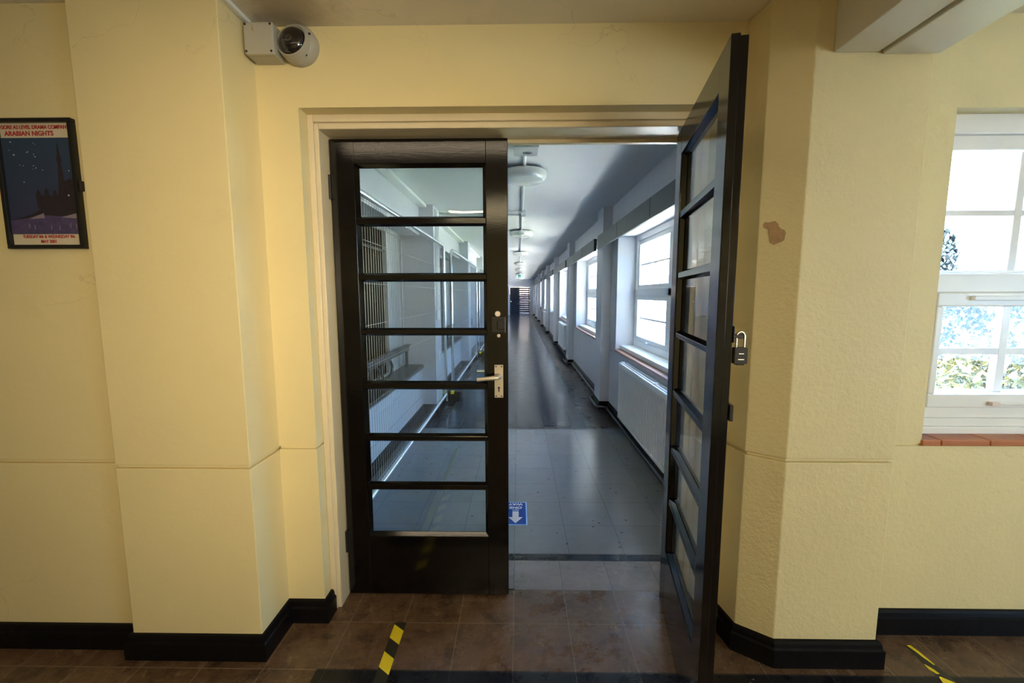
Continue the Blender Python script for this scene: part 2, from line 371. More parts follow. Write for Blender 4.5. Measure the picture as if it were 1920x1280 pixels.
def groove(mb_, x0, x1, y0, y1, z0, z1, zg, faces, gh=0.013, gd=0.010):
    """box with a shallow horizontal groove at zg cut into the listed faces"""
    mb_.box(x0, x1, y0, y1, z0, zg-gh/2); mb_.box(x0, x1, y0, y1, zg+gh/2, z1)
    mb_.box(x0+(gd if 'l' in faces else 0), x1-(gd if 'r' in faces else 0), y0+(gd if 'f' in faces else 0), y1, zg-gh/2, zg+gh/2)
def groovep(mb_, pts, z0, z1, zg, inner, gh=0.010):
    mb_.prism(pts, z0, zg-gh/2); mb_.prism(pts, zg+gh/2, z1); mb_.prism(inner, zg-gh/2, zg+gh/2)

# left part of the door wall: recess wall, pilaster, return
mb = MB(); groove(mb, -4.5, -1.497, 1.532, 2.09, 0, ZC, 0.767, 'f')
groove(mb, -1.497, -0.991, 1.485, 2.09, 0, ZC, 0.767, 'fr')
mb.build('wall_left', CREAM, bevel=0.003); struct(bpy.data.objects['wall_left'])
mb = MB(); groove(mb, -0.991, -0.835, 1.678, 2.09, 0, ZC, 0.772, 'fr')
struct(mb.build('wall_door_left', CREAM))
struct(MB().box(-0.835, 0.745, 1.678, 1.90, 2.105, ZC).box(-0.835, 0.745, 1.90, 2.09, 2.13, CZ+0.1).box(-1.7, -0.835, 2.085, 2.09, 0, 2.42).build('wall_door', CREAM))
mb = MB(); groove(mb, 0.745, 0.838, 1.678, 2.09, 0, ZC, 0.802, 'fl')
rp = struct(mb.build('wall_right', CREAMR, origin=(0, 0, 0)))
P = [(0.838, 2.09), (0.838, 1.678), (0.857, 1.560), (0.965, 1.484), (1.348, 1.484), (1.348, 2.09)]
I = [(0.848, 2.09), (0.848, 1.688), (0.866, 1.565), (0.969, 1.494), (1.338, 1.494), (1.338, 2.09)]
mb = MB(); groovep(mb, P, 0, ZC, 0.802, I, gh=0.013); mb.build('pilaster', CREAMR, rp, bevel=0.0035)
# wall with the hall window
WX0, WX1, WZ0, WZ1 = 1.597, 3.25, 0.822, 2.073
mb = MB()
mb.box(1.348, 5.5, 1.649, 1.90, 0, WZ0-0.022); mb.box(1.348, WX0, 1.656, 1.90, WZ0-0.022, WZ0-0.012); mb.box(1.348, WX0, 1.649, 1.90, WZ0-0.012, WZ1); mb.box(WX1, 5.5, 1.649, 1.90, WZ0-0.022, WZ1); mb.box(1.348, 5.5, 1.649, 1.90, WZ1, ZC)
struct(mb.build('wall_window', CREAMR))
# bare plaster where paint has come off the chamfered face
n2 = Vector((-(1.560-1.484), -(0.965-0.857), 0)).normalized()
tdir = Vector((0.108, -0.076, 0)).normalized()
def onch(px, py):   # photograph pixel -> point on the chamfer plane
    r = Vector((px-960, 640-py, F_PX)); wr = R @ r
    p0 = Vector((0.857, 1.560, 0)); o = Vector((0, 0, HEYE)); t = (p0-o).dot(n2)/wr.dot(n2)
    return o+wr*t
out = [(1430.3, 423.5), (1432.5, 418.5), (1436, 416.5), (1442, 417), (1447, 415.8), (1450, 414.5), (1455, 414.5), (1457, 418), (1461, 419.5), (1459, 422), (1462, 426), (1465, 429.5), (1471, 431), (1474, 437), (1472, 441), (1471, 449), (1468, 452), (1459, 455.5), (1451, 459), (1446, 456.5), (1443, 454), (1442, 447), (1440.5, 438), (1440, 431), (1439, 429), (1434, 427.5)]
pts = [onch(*q)+n2*0.0004 for q in out]
MB().extr(pts, n2*0.0008).build('bare_plaster_patch', TERR, rp)
# small pencil marks and a chip on the return of the pilaster
def onrt(px, py, X=0.850):
    r = R @ Vector((px-960, 640-py, F_PX)); t = X/r.x; return Vector((0, 0, HEYE))+r*t
# back, side walls of the hall (behind the camera) with window openings
struct(MB().box(-4.5, 5.5, -2.6, -2.45, 0, ZC).build('wall_back', CREAM))
struct(MB().box(-4.65, -4.5, -2.6, 2.09, 0, ZC).build('wall_far_left', CREAM))
struct(MB().box(5.35, 5.5, -2.45, 1.649, 0, ZC).build('wall_far_right', CREAM))

# skirtings: black, with a small moulded top
def skirt(name, path, h=0.083, t=0.022, mat=BLK, cap=True):
    """path: list of (x, y) along the wall foot, room on the right-hand side of travel"""
    m = MB(); n = len(path); off = []
    for i in range(n):
        p = Vector(path[i])
        d1 = (Vector(path[i])-Vector(path[i-1])).normalized() if i > 0 else None
        d2 = (Vector(path[i+1])-Vector(path[i])).normalized() if i < n-1 else None
        d1 = d1 or d2; d2 = d2 or d1
        n1 = Vector((d1.y, -d1.x)); n2_ = Vector((d2.y, -d2.x)); b_ = (n1+n2_).normalized(); k = 1/max(0.35, b_.dot(n1))
        off.append((p, b_*k))
    prof = [(-0.004, 0), (t, 0), (t, h-0.016), (t-0.006, h-0.010), (t-0.008, h+0.004), (t-0.012, h+0.014), (-0.004, h+0.016)]
    rings = [[m.bm.verts.new((p.x+b_.x*a, p.y+b_.y*a, z)) for a, z in prof] for p, b_ in off]
    for A, B in zip(rings, rings[1:]):
        for k in range(len(prof)): m.bm.faces.new((A[k], A[(k+1) % len(prof)], B[(k+1) % len(prof)], B[k]))
    m.bm.faces.new(rings[0]); m.bm.faces.new(rings[-1][::-1])
    return struct(m.build(name, mat))
skirt('baseboard_left', [(-4.5, 1.532), (-1.497, 1.532), (-1.497, 1.485), (-0.991, 1.485), (-0.991, 1.678), (-0.835, 1.678), (-0.835, 1.755)])
skirt('baseboard_right', [(0.745, 1.755), (0.745, 1.678), (0.838, 1.678), (0.857, 1.560), (0.965, 1.484), (1.348, 1.484), (1.348, 1.649), (5.35, 1.649)], h=0.088)

# boxed beam over the hall, resting on the right pilaster
bm_ = MB(); bm_.box(1.022, 1.166, -2.45, 1.484, 2.178, ZC).box(1.178, 1.360, -2.45, 1.484, 2.172, ZC).box(1.16, 1.185, -2.45, 1.484, 2.20, ZC)
bm = bm_.build('trim_1', plain('beam_paint', (0.80, 0.76, 0.66), 0.4, var=0.06, sc=5, bmp=0.1), bevel=0.003); struct(bm)
# plaster strip where the beam sits
# door frame
fm = MB()
fm.box(-0.835, -0.797, 1.752, 1.905, 0, 2.105).box(0.700, 0.745, 1.752, 1.905, 0, 2.105).box(-0.797, 0.700, 1.752, 1.905, 2.055, 2.105)
fm.box(-0.835, -0.812, 1.738, 1.752, 0, 2.105).box(0.720, 0.745, 1.738, 1.752, 0, 2.105).box(-0.812, 0.720, 1.738, 1.752, 2.077, 2.105)
fm.box(-0.797, -0.785, 1.878, 1.905, 0, 2.042).box(0.688, 0.700, 1.878, 1.905, 0, 2.042).box(-0.797, 0.700, 1.878, 1.905, 2.038, 2.055)
struct(fm.build('trim_2', FRAMEP, bevel=0.003))

# ================================================================== DOORS
PZ = [(1.732, 1.932), (1.494, 1.691), (1.255, 1.456), (1.018, 1.221), (0.777, 0.979), (0.548, 0.740), (0.306, 0.509)]
def make_leaf(name, x0, x1, mirror, label):
    """leaf built closed: hall face at local y=0, thickness to +y; x measured from the hinge along the leaf"""
    root = empty(name, (0, 0, 0), label, 'door', kind='structure')
    W = abs(x1-x0); T = 0.045; H = 2.044
    sg = 1 if x1 > x0 else -1
    def X(a): return sg*a
    def bx(m, a0, a1, y0, y1, z0, z1): m.box(min(X(a0), X(a1)), max(X(a0), X(a1)), y0, y1, z0, z1); return m
    sw = 0.100; sm = 0.092
    m = MB(); bx(m, 0, sw, 0, T, 0.010, H); m.build('hinge_stile', DOORM, root, bevel=0.002)
    m = MB()
    if not mirror: bx(m, W-sm, W, 0, T*0.5, 0.010, H); bx(m, W-sm, W-0.010, T*0.5, T, 0.010, H)
    else: bx(m, W-sm, W-0.010, 0, T*0.5, 0.010, H); bx(m, W-sm, W+0.002, T*0.5, T, 0.010, H)
    m.build('meeting_stile', DOORM, root, bevel=0.002)
    m = MB(); bx(m, sw, W-sm, 0.0005, T-0.0005, 1.945, H); m.build('top_rail', DOORM, root, bevel=0.001)
    m = MB(); bx(m, sw, W-sm, 0.0005, T-0.0005, 0.010, 0.292); m.build('bottom_rail', DOORM, root, bevel=0.001)
    for i in range(6):
        za = PZ[i+1][1]+0.008; zb = PZ[i][0]-0.008
        m = MB(); bx(m, sw, W-sm, 0.004, T-0.004, za, zb); m.build('glazing_bar', DOORM, root, bevel=0.002)
    for i, (za, zb) in enumerate(PZ):
        # pane, with its sloping putty beads on both faces
        pa = MB(); bx(pa, sw-0.004, W-sm+0.004, T/2-0.002, T/2+0.002, za-0.006, zb+0.006)
        p = pa.build('pane', GLASS, root)
        m = MB(); A0, A1 = sw, W-sm; Z0 = za-0.008; Z1 = zb+0.008; d = 0.014
        if i == 0: Z1 = 1.945
        if i == 6: Z0 = 0.292
        for ys, ye in ((0.006, T/2-0.002), (T-0.006, T/2+0.002)):
            def q(a, z, y): return (X(a), y, z)
            o4 = [(A0, Z0), (A1, Z0), (A1, Z1), (A0, Z1)]; i4 = [(A0+d, za), (A1-d, za), (A1-d, zb), (A0+d, zb)]
            for k in range(4):
                k2 = (k+1) % 4
                m.quad(q(*o4[k], ys), q(*o4[k2], ys), q(*i4[k2], ye), q(*i4[k], ye))
                m.quad(q(*o4[k], ye), q(*o4[k2], ye), q(*o4[k2], ys), q(*o4[k], ys))
        m.build('glazing_bead', DOORM, root)
    for z in (1.80, 0.22):
        m = MB(); m.tube([(X(-0.002), -0.006, z), (X(-0.002), -0.006, z+0.10)], 0.0065, 10)
        bx(m, -0.004, 0.012, -0.003, 0.006, z, z+0.10)
        m.build('hinge', HINGEM, root, smooth=True)
    return root
XL, XR, YD = -0.790, 0.695, 1.83; XM = -0.005
dl = make_leaf('door_1', XL, -0.046, False, 'closed black left leaf of the glazed double doors, with seven wide panes and a pale lever handle')
dl.location = (XL, YD, 0)
# lever handle on plate
hx = 0.703
m = MB(); m.box(hx-0.019, hx+0.019, -0.003, 0.001, 0.948, 1.094); pl = m.build('handle_plate', ALU, dl, bevel=0.001)
for zz in (0.955, 1.087):
    for xx in (-0.012, 0.012):
        MB().lathe([(0, 0), (0.0032, 0), (0.0032, 0.0015), (0, 0.0015)], 12, Matrix.Translation((hx+xx, -0.003, zz)) @ Matrix.Rotation(pi/2, 4, 'X')).build('screw', RUB, pl)
m = MB(); m.lathe([(0, 0), (0.0052, 0), (0.0052, 0.0012), (0, 0.0012)], 16, Matrix.Translation((hx, -0.003, 0.992)) @ Matrix.Rotation(pi/2, 4, 'X')); m.box(hx-0.0028, hx+0.0028, -0.0042, -0.003, 0.974, 0.990)
m.build('keyhole', RUB, pl)
m = MB(); m.tube([(hx, -0.003, 1.045), (hx, -0.030, 1.045), (hx-0.006, -0.041, 1.045), (hx-0.02, -0.045, 1.044), (hx-0.06, -0.045, 1.040), (hx-0.092, -0.043, 1.037)], [0.012, 0.011, 0.0105, 0.010, 0.008, 0.0085], 14)
m.build('lever', ALU, dl, smooth=True)
m = MB(); m.tube([(hx, 0.045, 1.045), (hx, 0.085, 1.045), (hx-0.02, 0.092, 1.045), (hx-0.105, 0.090, 1.048)], [0.011, 0.010, 0.009, 0.008], 12); m.box(hx-0.019, hx+0.019, 0.044, 0.048, 0.948, 1.094)
m.build('rear_lever', CHROME, dl, smooth=True)
# black rim lock and pale turn above the handle
m = MB(); m.box(hx-0.032, hx+0.030, -0.016, 0.0, 1.235, 1.305); m.box(hx-0.005, hx+0.03, -0.022, -0.016, 1.25, 1.29); m.build('hasp_plate', HINGEM, dl, bevel=0.003)
m = MB(); m.lathe([(0, 0), (0.012, 0), (0.011, 0.004), (0, 0.006)], 20, Matrix.Translation((hx-0.003, -0.016, 1.318)) @ Matrix.Rotation(pi/2, 4, 'X')); m.build('lock_cylinder', PINKW, dl, smooth=True)
m = MB(); m.lathe([(0, 0), (0.014, 0), (0.012, 0.012), (0, 0.013)], 20, Matrix.Translation((hx-0.003, 0.0, 1.318)) @ Matrix.Rotation(pi/2, 4, 'X')); m.build('lock_rose', HINGEM, dl, smooth=True)
m = MB(); m.lathe([(0, 0), (0.008, 0), (0.007, 0.003), (0, 0.004)], 16, Matrix.Translation((hx, 0.0, 1.222)) @ Matrix.Rotation(pi/2, 4, 'X')); m.build('bolt_head', ALU, dl, smooth=True)

dr = make_leaf('door_2', XR, XM, True, 'open black right leaf of the glazed double doors, swung towards the viewer')
dr.location = (XR, 1.820, 0); dr.rotation_euler = (0, 0, radians(90-10.0))
# mortice lock in the meeting edge
LW = abs(XR-XM)
m = MB(); m.box(-(LW+0.003), -(LW-0.006), 0.030, 0.043, 1.00, 1.16); m.build('lock_faceplate', DOORM, dr)
m = MB(); m.box(-(LW-0.0), -(LW-0.05), -0.010, 0.0, 1.055, 1.10); m.build('lock_keep', HINGEM, dr, bevel=0.002)
m = MB(); m.box(-(LW-0.005), -(LW-0.09), -0.004, 0.0, 1.27, 1.315); m.box(-(LW-0.012), -(LW-0.022), -0.028, -0.003, 1.281, 1.293); m.build('hasp_staple', HINGEM, dr, bevel=0.002)
# padlock hangs from the staple
pk = empty('padlock', (0, 0, 0), 'black padlock with a steel shackle hanging on the edge of the open door', 'padlock')
th = dr.rotation_euler[2]
Mw = Matrix.Translation((XR, 1.820, 0)) @ Matrix.Rotation(th, 4, 'Z')
ctr = Mw @ Vector((-(LW-0.017), -0.022, 0)); pk.location = (ctr.x, ctr.y, 1.213); pk.scale = (0.8, 0.8, 0.92)
m = MB(); m.box(-0.022, 0.022, -0.011, 0.011, 0.0, 0.048); m.box(-0.013, 0.013, -0.011, 0.011, -0.004, 0.0); m.build('body', RUB, pk, bevel=0.004)
m = MB(); m.tube([(-0.0135, 0, 0.045), (-0.0135, 0, 0.080)]+[(-0.0135*cos(a), 0, 0.080+0.0135*sin(a)) for a in [pi*k/8 for k in range(1, 8)]]+[(0.0135, 0, 0.080), (0.0135, 0, 0.045)], 0.0038, 12)
m.build('shackle', STEEL, pk, smooth=True)
m = MB(); m.box(-0.010, 0.010, -0.0118, -0.011, 0.012, 0.0145); m.box(-0.008, 0.008, -0.0118, -0.011, 0.029, 0.031); m.build('engraving', STEEL, pk)
# floor socket of the bolt
tag(MB().box(-0.052, -0.020, 1.872, 1.882, 0.0002, 0.0018).build('bolt_socket', HINGEM), 'small dark bolt socket plate let into the threshold below the closed door leaf', 'bolt socket')

# ================================================================== HALL OBJECTS
# framed poster
pf = empty('framed_poster', (-1.690, 1.532, 1.566), 'black framed drama poster of a blue night scene hanging on the far left wall', 'poster')
fw, fh, ft = 0.278, 0.445, 0.020
m = MB()
for a in ((-fw/2, fw/2, 0, 0.014), (-fw/2, fw/2, fh-0.014, fh)): m.box(a[0], a[1], -ft, 0, a[2], a[3])
m.box(-fw/2, -fw/2+0.014, -ft, 0, 0.014, fh-0.014).box(fw/2-0.014, fw/2, -ft, 0, 0.014, fh-0.014)
m.build('frame', plain('black_frame', (0.01, 0.01, 0.01), 0.35), pf, bevel=0.002)
m = MB(); m.box(fw/2, fw/2+0.010, -0.014, -0.002, 0.20, 0.235); m.build('wall_clip', RUB, pf, bevel=0.002)
m = MB(); m.box(-fw/2+0.012, fw/2-0.012, -0.008, -0.002, 0.012, fh-0.012); m.build('paper', plain('poster_paper', (0.62, 0.55, 0.42), 0.6), pf)
def nightmat():
    m, n, b = newmat('night_print'); p = coords(n); s = N(n, 'ShaderNodeSeparateXYZ'); L(n, p, s.inputs[0])
    t = mth(n, 'DIVIDE', mth(n, 'SUBTRACT', s.outputs[2], 1.62), 0.33)
    c = ramp(n, t, 0.0, (0.030, 0.030, 0.085, 1), 1.0, (0.022, 0.052, 0.105, 1))
    c = mixc(n, ramp(n, noise(n, p, 22, 6), 0.4, (0, 0, 0, 1), 0.8, (0.5,)*3+(1,)), c, (0.035, 0.05, 0.12, 1))
    L(n, c, b.inputs['Base Color']); b.inputs['Roughness'].default_value = 0.5; return m
m = MB(); m.box(-0.125, 0.125, -0.0090, -0.008, 0.052, 0.382); m.build('night_sky_print', nightmat(), pf)
SIL = plain('silhouette_ink', (0.022, 0.016, 0.026), 0.5, var=0.4, sc=60); PUR = plain('purple_ink', (0.07, 0.055, 0.14), 0.5, var=0.5, sc=70)
m = MB()
def flat(m, pts, y): m.extr([(a, y, c) for a, c in pts], (0, 0.0005, 0))
flat(m, [(-0.02, 0.14), (0.125, 0.14), (0.125, 0.218), (0.118, 0.235), (0.105, 0.245), (0.096, 0.238), (0.085, 0.236), (0.080, 0.30), (0.084, 0.305), (0.079, 0.32), (0.077, 0.345), (0.074, 0.365), (0.070, 0.345), (0.068, 0.32), (0.064, 0.305), (0.068, 0.30), (0.064, 0.236), (0.060, 0.19), (0.054, 0.186), (0.052, 0.20), (0.046, 0.207), (0.040, 0.20), (0.038, 0.186), (0.026, 0.186), (0.022, 0.205), (0.016, 0.213), (0.010, 0.20), (0.008, 0.186), (-0.004, 0.186), (-0.008, 0.20), (-0.014, 0.211), (-0.019, 0.198), (-0.024, 0.186)], -0.0095)
flat(m, [(-0.125, 0.10), (0.125, 0.12), (0.125, 0.14), (-0.01, 0.14), (-0.05, 0.12)], -0.0095)
m.build('skyline_print', SIL, pf)
m = MB(); flat(m, [(-0.125, 0.052), (0.125, 0.052), (0.125, 0.118), (0.08, 0.112), (-0.02, 0.120), (-0.06, 0.108), (-0.125, 0.10)], -0.0100); m.build('harbour_print', PUR, pf)
PALEI = plain('pale_ink', (0.25, 0.2, 0.25), 0.5)
m = MB(); flat(m, [(-0.055, 0.105), (0.0, 0.108), (-0.002, 0.125)], -0.0105); m.build('roof_light_print', PALEI, pf)
m = MB(); flat(m, [(0.06, 0.110), (0.12, 0.125), (0.122, 0.106)], -0.0105); m.build('roof_light_print', PALEI, pf)
m = MB()
for q in ((-0.06, 0.085), (-0.04, 0.08), (0.02, 0.08), (0.05, 0.078), (0.09, 0.086), (0.11, 0.082)): m.box(q[0], q[0]+0.002, -0.0105, -0.0100, q[1]-0.012, q[1]+0.004)
m.build('lamp_glint_print', PALEI, pf)
m = MB()
for (a, c, r) in ((-0.092, 0.368, .0022), (-0.085, 0.325, .0026), (-0.038, 0.333, .0016), (-0.034, 0.335, .0014), (-0.068, 0.29, .0014), (-0.056, 0.288, .0014), (-0.01, 0.318, .002), (-0.014, 0.326, .0015), (-0.02, 0.288, .0015), (-0.012, 0.28, .0018), (0.012, 0.273, .0015), (-0.012, 0.364, .0012), (-0.005, 0.36, .001), (-0.06, 0.232, .0018), (0.105, 0.27, .0018), (0.095, 0.186, .003), (-0.1, 0.34, .0012), (-0.022, 0.276, .001)):
    m.lathe([(0, 0), (r, 0), (r, 0.0004), (0, 0.0004)], 8, Matrix.Translation((a, -0.0092, c)) @ Matrix.Rotation(pi/2, 4, 'X'))
m.build('star_print', plain('star_ink', (0.6, 0.65, 0.7), 0.5), pf)
RED = plain('red_ink', (0.42, 0.02, 0.03), 0.55)
RM = Matrix.Rotation(pi/2, 4, 'X')
text_mesh('title_text', 'GORE AS LEVEL DRAMA COMPANY', 0.0175, RED, pf, Matrix.Translation((0.001, -0.0092, 0.4115)) @ RM, bold=0.0004, xs=0.88)
text_mesh('title_text', 'ARABIAN NIGHTS', 0.0225, RED, pf, Matrix.Translation((-0.022, -0.0092, 0.389)) @ RM, bold=0.0004, xs=0.96)
text_mesh('date_text', 'TUESDAY 8th & WEDNESDAY 9th', 0.0150, RED, pf, Matrix.Translation((0.006, -0.0092, 0.0385)) @ RM, bold=0.0003, xs=0.86)
text_mesh('date_text', 'MAY 2001', 0.0150, RED, pf, Matrix.Translation((0.004, -0.0092, 0.0215)) @ RM, bold=0.0003, xs=0.9)

# junction box in the corner
jb = empty('junction_box', (-0.927, 1.678, 2.256), 'square grey junction box in the ceiling corner left of the dome camera', 'junction box')
MB().box(-0.053, 0.053, -0.062, 0, 0.001, 0.107).build('box_body', GPL, jb, bevel=0.004)
ld = MB().box(-0.054, 0.054, -0.078, -0.060, 0, 0.108).build('lid', plain('grey_lid', (0.46, 0.44, 0.38), 0.4), jb, bevel=0.007, seg=3)
for a in (-0.045, 0.045):
    for c in (0.009, 0.099):
        MB().lathe([(0, 0), (0.0042, 0), (0.0042, 0.001), (0, 0.001)], 12, Matrix.Translation((a, -0.078, c)) @ Matrix.Rotation(pi/2, 4, 'X')).build('screw_hole', RUB, ld)
m = MB(); m.box(-0.022, -0.018, -0.0785, -0.078, 0.078, 0.096); m.box(-0.019, -0.015, -0.0785, -0.078, 0.074, 0.086); m.build('scuff_mark', TERR, ld)
# dome camera
sc = empty('security_camera', (-0.812, 1.678, 2.316), 'grey dome security camera on the wall beside the junction box', 'security camera')
tl = Matrix.Translation((0, 0, 0)) @ Matrix.Rotation(pi/2, 4, 'X')
MB().lathe([(0, 0), (0.069, 0), (0.070, 0.010), (0.068, 0.026), (0.062, 0.038), (0.046, 0.048), (0, 0.048)], 48, tl).build('housing', GPL, sc, smooth=True)
off = Matrix.Translation((-0.008, -0.042, -0.003)) @ Matrix.Rotation(pi/2, 4, 'X') @ Matrix.Rotation(radians(-8), 4, 'Y') @ Matrix.Rotation(radians(-10), 4, 'X')
MB().lathe([(0.062, -0.03), (0.061, 0.006), (0.059, 0.012), (0.055, 0.013), (0.053, 0.008), (0.053, 0)], 48, off).build('collar', GPL, sc, smooth=True)
m = MB(); m.lathe([(0.0, 0.034)]+[(0.0525*sin(a), 0.032*cos(a)+0.002) for a in [pi/2*k/8 for k in range(1, 9)]], 40, off)
dm = m.build('dome', plain('smoked_dome', (0.012, 0.010, 0.012), 0.06, var=0.2, coat=1.0), sc, smooth=True)
m = MB(); m.lathe([(0, 0), (0.011, 0), (0.012, 0.006), (0.009, 0.007), (0.008, 0.003), (0, 0.003)], 20, off @ Matrix.Translation((0.006, -0.01, 0.028))); m.build('lens', plain('lens_metal', (0.25, 0.22, 0.2), 0.2, 0.8), dm, smooth=True)
for a, rr in ((-0.9, 0.058), (0.45, 0.058), (-2.2, 0.058)):
    MB().lathe([(0, 0), (0.0045, 0), (0.0045, 0.003), (0, 0.003)], 12, Matrix.Translation((rr*cos(a), -0.0395, rr*sin(a))) @ Matrix.Rotation(pi/2, 4, 'X')).build('screw_recess', RUB, sc)
# surface trunking running from the box along the ceiling corner
tag(MB().box(-0.990, -0.972, -2.4, 1.655, ZC-0.016, ZC-0.0005).build('cable_trunking', WPL, bevel=0.002), 'thin white cable trunking along the hall ceiling, running into the grey junction box', 'cable trunking')

# floor tapes
def tape(name, x0, x1, y0, y1, skew, label, grp, ragged=False):
    root = empty(name, ((x0+x1)/2, (y0+y1)/2, 0.0), label, 'floor tape', grp)
    cx, cy = (x0+x1)/2, (y0+y1)/2
    MB().box(x0-cx, x1-cx, y0-cy, y1-cy, 0.0002, 0.0008).build('tape_backing', BVIN, root)
    return root, cx, cy
tr, cx, cy = tape('floor_tape', -0.530, -0.482, 0.6, 1.667, 0, 'yellow and black hazard tape on the brown floor in front of the closed door leaf', 'hazard tapes')
m = MB(); y = 1.55; st = 0.137
while y > 0.62:
    ya = y; m.prism([(-0.530-cx, ya-cy+0.035), (-0.482-cx, ya-cy), (-0.482-cx, ya+0.07-cy), (-0.530-cx, ya+0.105-cy)], 0.0008, 0.0012); y -= st
o = m.build('yellow_stripe', YEL, tr)
rt = empty('floor_tape', (1.56, 1.40, 0), 'torn curling yellow and black hazard tape on the floor right of the pilaster skirting', 'floor tape', 'hazard tapes')
def rib(m, pts, z, w0):
    for a, b in zip(pts, pts[1:]): m.prism([(a[0]-1.56, a[1]-1.40), (a[0]-1.56+a[2], a[1]-1.40), (b[0]-1.56+b[2], b[1]-1.40), (b[0]-1.56, b[1]-1.40)], z, z+0.0005)
m = MB(); rib(m, [(1.545, 1.575, 0.020), (1.548, 1.53, 0.028), (1.542, 1.50, 0.038), (1.540, 1.45, 0.046), (1.535, 1.40, 0.050), (1.53, 1.2, 0.05), (1.53, 1.0, 0.05)], 0.0004, 0); m.build('tape_backing', BVIN, rt)
m = MB(); rib(m, [(1.553, 1.575, 0.016), (1.562, 1.545, 0.014), (1.566, 1.515, 0.012), (1.575, 1.485, 0.005)], 0.0010, 0); rib(m, [(1.541, 1.487, 0.003), (1.538, 1.465, 0.018), (1.548, 1.446, 0.012)], 0.0010, 0); rib(m, [(1.545, 1.434, 0.006), (1.535, 1.41, 0.045), (1.533, 1.37, 0.04)], 0.0010, 0)
m.build('yellow_stripe', YEL, rt)

# hall window
def win_light(m, x0, x1, z0, z1, yg):
    pass
w1 = empty('window_1', (1.6, 1.70, WZ0), 'white framed hall window at the right edge, with glazing bars and a clay tile sill', 'window', kind='structure')
def wb(m, x0, x1, y0, y1, z0, z1): m.box(x0-1.6, x1-1.6, y0-1.70, y1-1.70, z0-WZ0, z1-WZ0)
YF = 1.700
m = MB()
wb(m, WX0, WX1, YF, 1.80, 2.000, WZ1); wb(m, WX0, 1.640, YF, 1.80, 0.925, 2.0); wb(m, WX1-0.05, WX1, YF, 1.80, 0.925, 2.0)
wb(m, 2.375, 2.445, YF, 1.80, 0.925, 2.0); wb(m, WX0, WX1, YF, 1.80, 1.405, 1.478); wb(m, WX0, WX1, YF, 1.80, 0.900, 0.945)
m.build('outer_frame', PVC, w1, bevel=0.004)
m = MB()
wb(m, 1.64, 2.375, YF+0.014, 1.79, 1.945, 2.0); wb(m, 1.64, 1.662, YF+0.014, 1.79, 1.478, 1.945); wb(m, 2.345, 2.375, YF+0.014, 1.79, 1.478, 1.945)
wb(m, 1.662, 2.345, YF+0.03, 1.79, 1.478, 1.492)
m.build('top_light_frame', PVC, w1, bevel=0.004)
m = MB(); wb(m, 1.64, 2.375, YF-0.012, 1.79, 0.945, 1.000); wb(m, 1.64, 1.668, YF-0.012, 1.79, 1.000, 1.350); wb(m, 2.340, 2.375, YF-0.012, 1.79, 1.0, 1.35); wb(m, 1.64, 2.375, YF-0.012, 1.79, 1.350, 1.405)
sash = m.build('opening_sash', PVC, w1, bevel=0.005)
m = MB(); wb(m, 1.765, 2.30, YF-0.028, YF-0.010, 1.374, 1.392); m.build('stay_rail', PVC, w1, bevel=0.003)
m = MB(); wb(m, 1.880, 1.912, YF-0.030, YF-0.010, 0.956, 0.972); m.build('stay_block', PINKW, w1, bevel=0.002)
m = MB(); m.tube([(x-1.6, YF-0.024-1.70, z-WZ0) for x, z in ((1.91, .965), (1.98, .963), (2.2, .967), (2.3, .965))], 0.005, 8); m.build('stay_arm', WPL, w1, smooth=True)
m = MB(); wb(m, 1.945, 1.975, 1.735, 1.765, 1.49, 1.945); wb(m, 1.66, 2.345, 1.737, 1.763, 1.704, 1.726); m.build('glazing_bar', PVC, w1, bevel=0.002)
m = MB(); wb(m, 1.950, 1.982, 1.735, 1.765, 1.0, 1.35); wb(m, 1.66, 2.345, 1.737, 1.763, 1.154, 1.180); m.build('glazing_bar', PVC, w1, bevel=0.002)
m = MB(); wb(m, 1.65, 2.36, 1.749, 1.752, 1.485, 1.95); m.build('pane', GLASS, w1)
m = MB(); wb(m, 1.66, 2.35, 1.749, 1.752, 0.995, 1.355); m.build('pane', GLASSD, w1)
m = MB(); wb(m, 2.445, WX1-0.05, 1.749, 1.752, 0.94, 2.0); m.build('pane', GLASS, w1)
m = MB(); wb(m, WX0, WX1, 1.688, 1.80, 0.868, 0.900); wb(m, WX0, WX1, 1.676, 1.80, 0.840, 0.868); m.build('cill', PVC, w1, bevel=0.004)
m = MB()
x = WX0-0.002
for wd in (0.075, 0.19, 0.19, 0.19, 0.19, 0.19, 0.19, 0.19, 0.19):
    wb(m, x, min(x+wd-0.004, WX1), 1.640, 1.80, WZ0-0.020, WZ0+0.004); x += wd
m.build('clay_sill', CLAY, w1, bevel=0.004)

# ================================================================== CORRIDOR SHELL
XW, XP = 1.10, 0.99            # right wall and pilaster faces
XLW, XLP, XLG = -1.140, -0.975, -1.36
P0 = 5.09; PWD = 0.36          # pilaster start and width
WEND = 4.79; WLEN = 2.20; XO = 1.46
mb = MB()
Y0, Y1 = 2.09, 29.2
mb.box(XW, XO, Y0, Y1, 0, 0.755); mb.box(XW, XO, Y0, Y1, 2.035, CZ)
yy = Y0
for k in range(NB):
    a = WEND-WLEN+BAY*k; b = WEND+BAY*k
    mb.box(XW, XO, yy, a, 0.755, 2.035); yy = b
mb.box(XW, XO, yy, Y1, 0.755, 2.035)
wr = struct(mb.build('wall_far_side', WHITEW, bevel=0.003, origin=(0, 0, 0)))
mb = MB()
for k in range(-1, NB):
    y = P0+BAY*k
    if y < 2.0: y0 = 2.09
    else: y0 = y
    groove(mb, XP, XW, y0, y+PWD, 0, CZ, 0.772, 'l', gh=0.006, gd=0.004)
pw = mb.build('pilasters', WHITEW, wr, bevel=0.004)
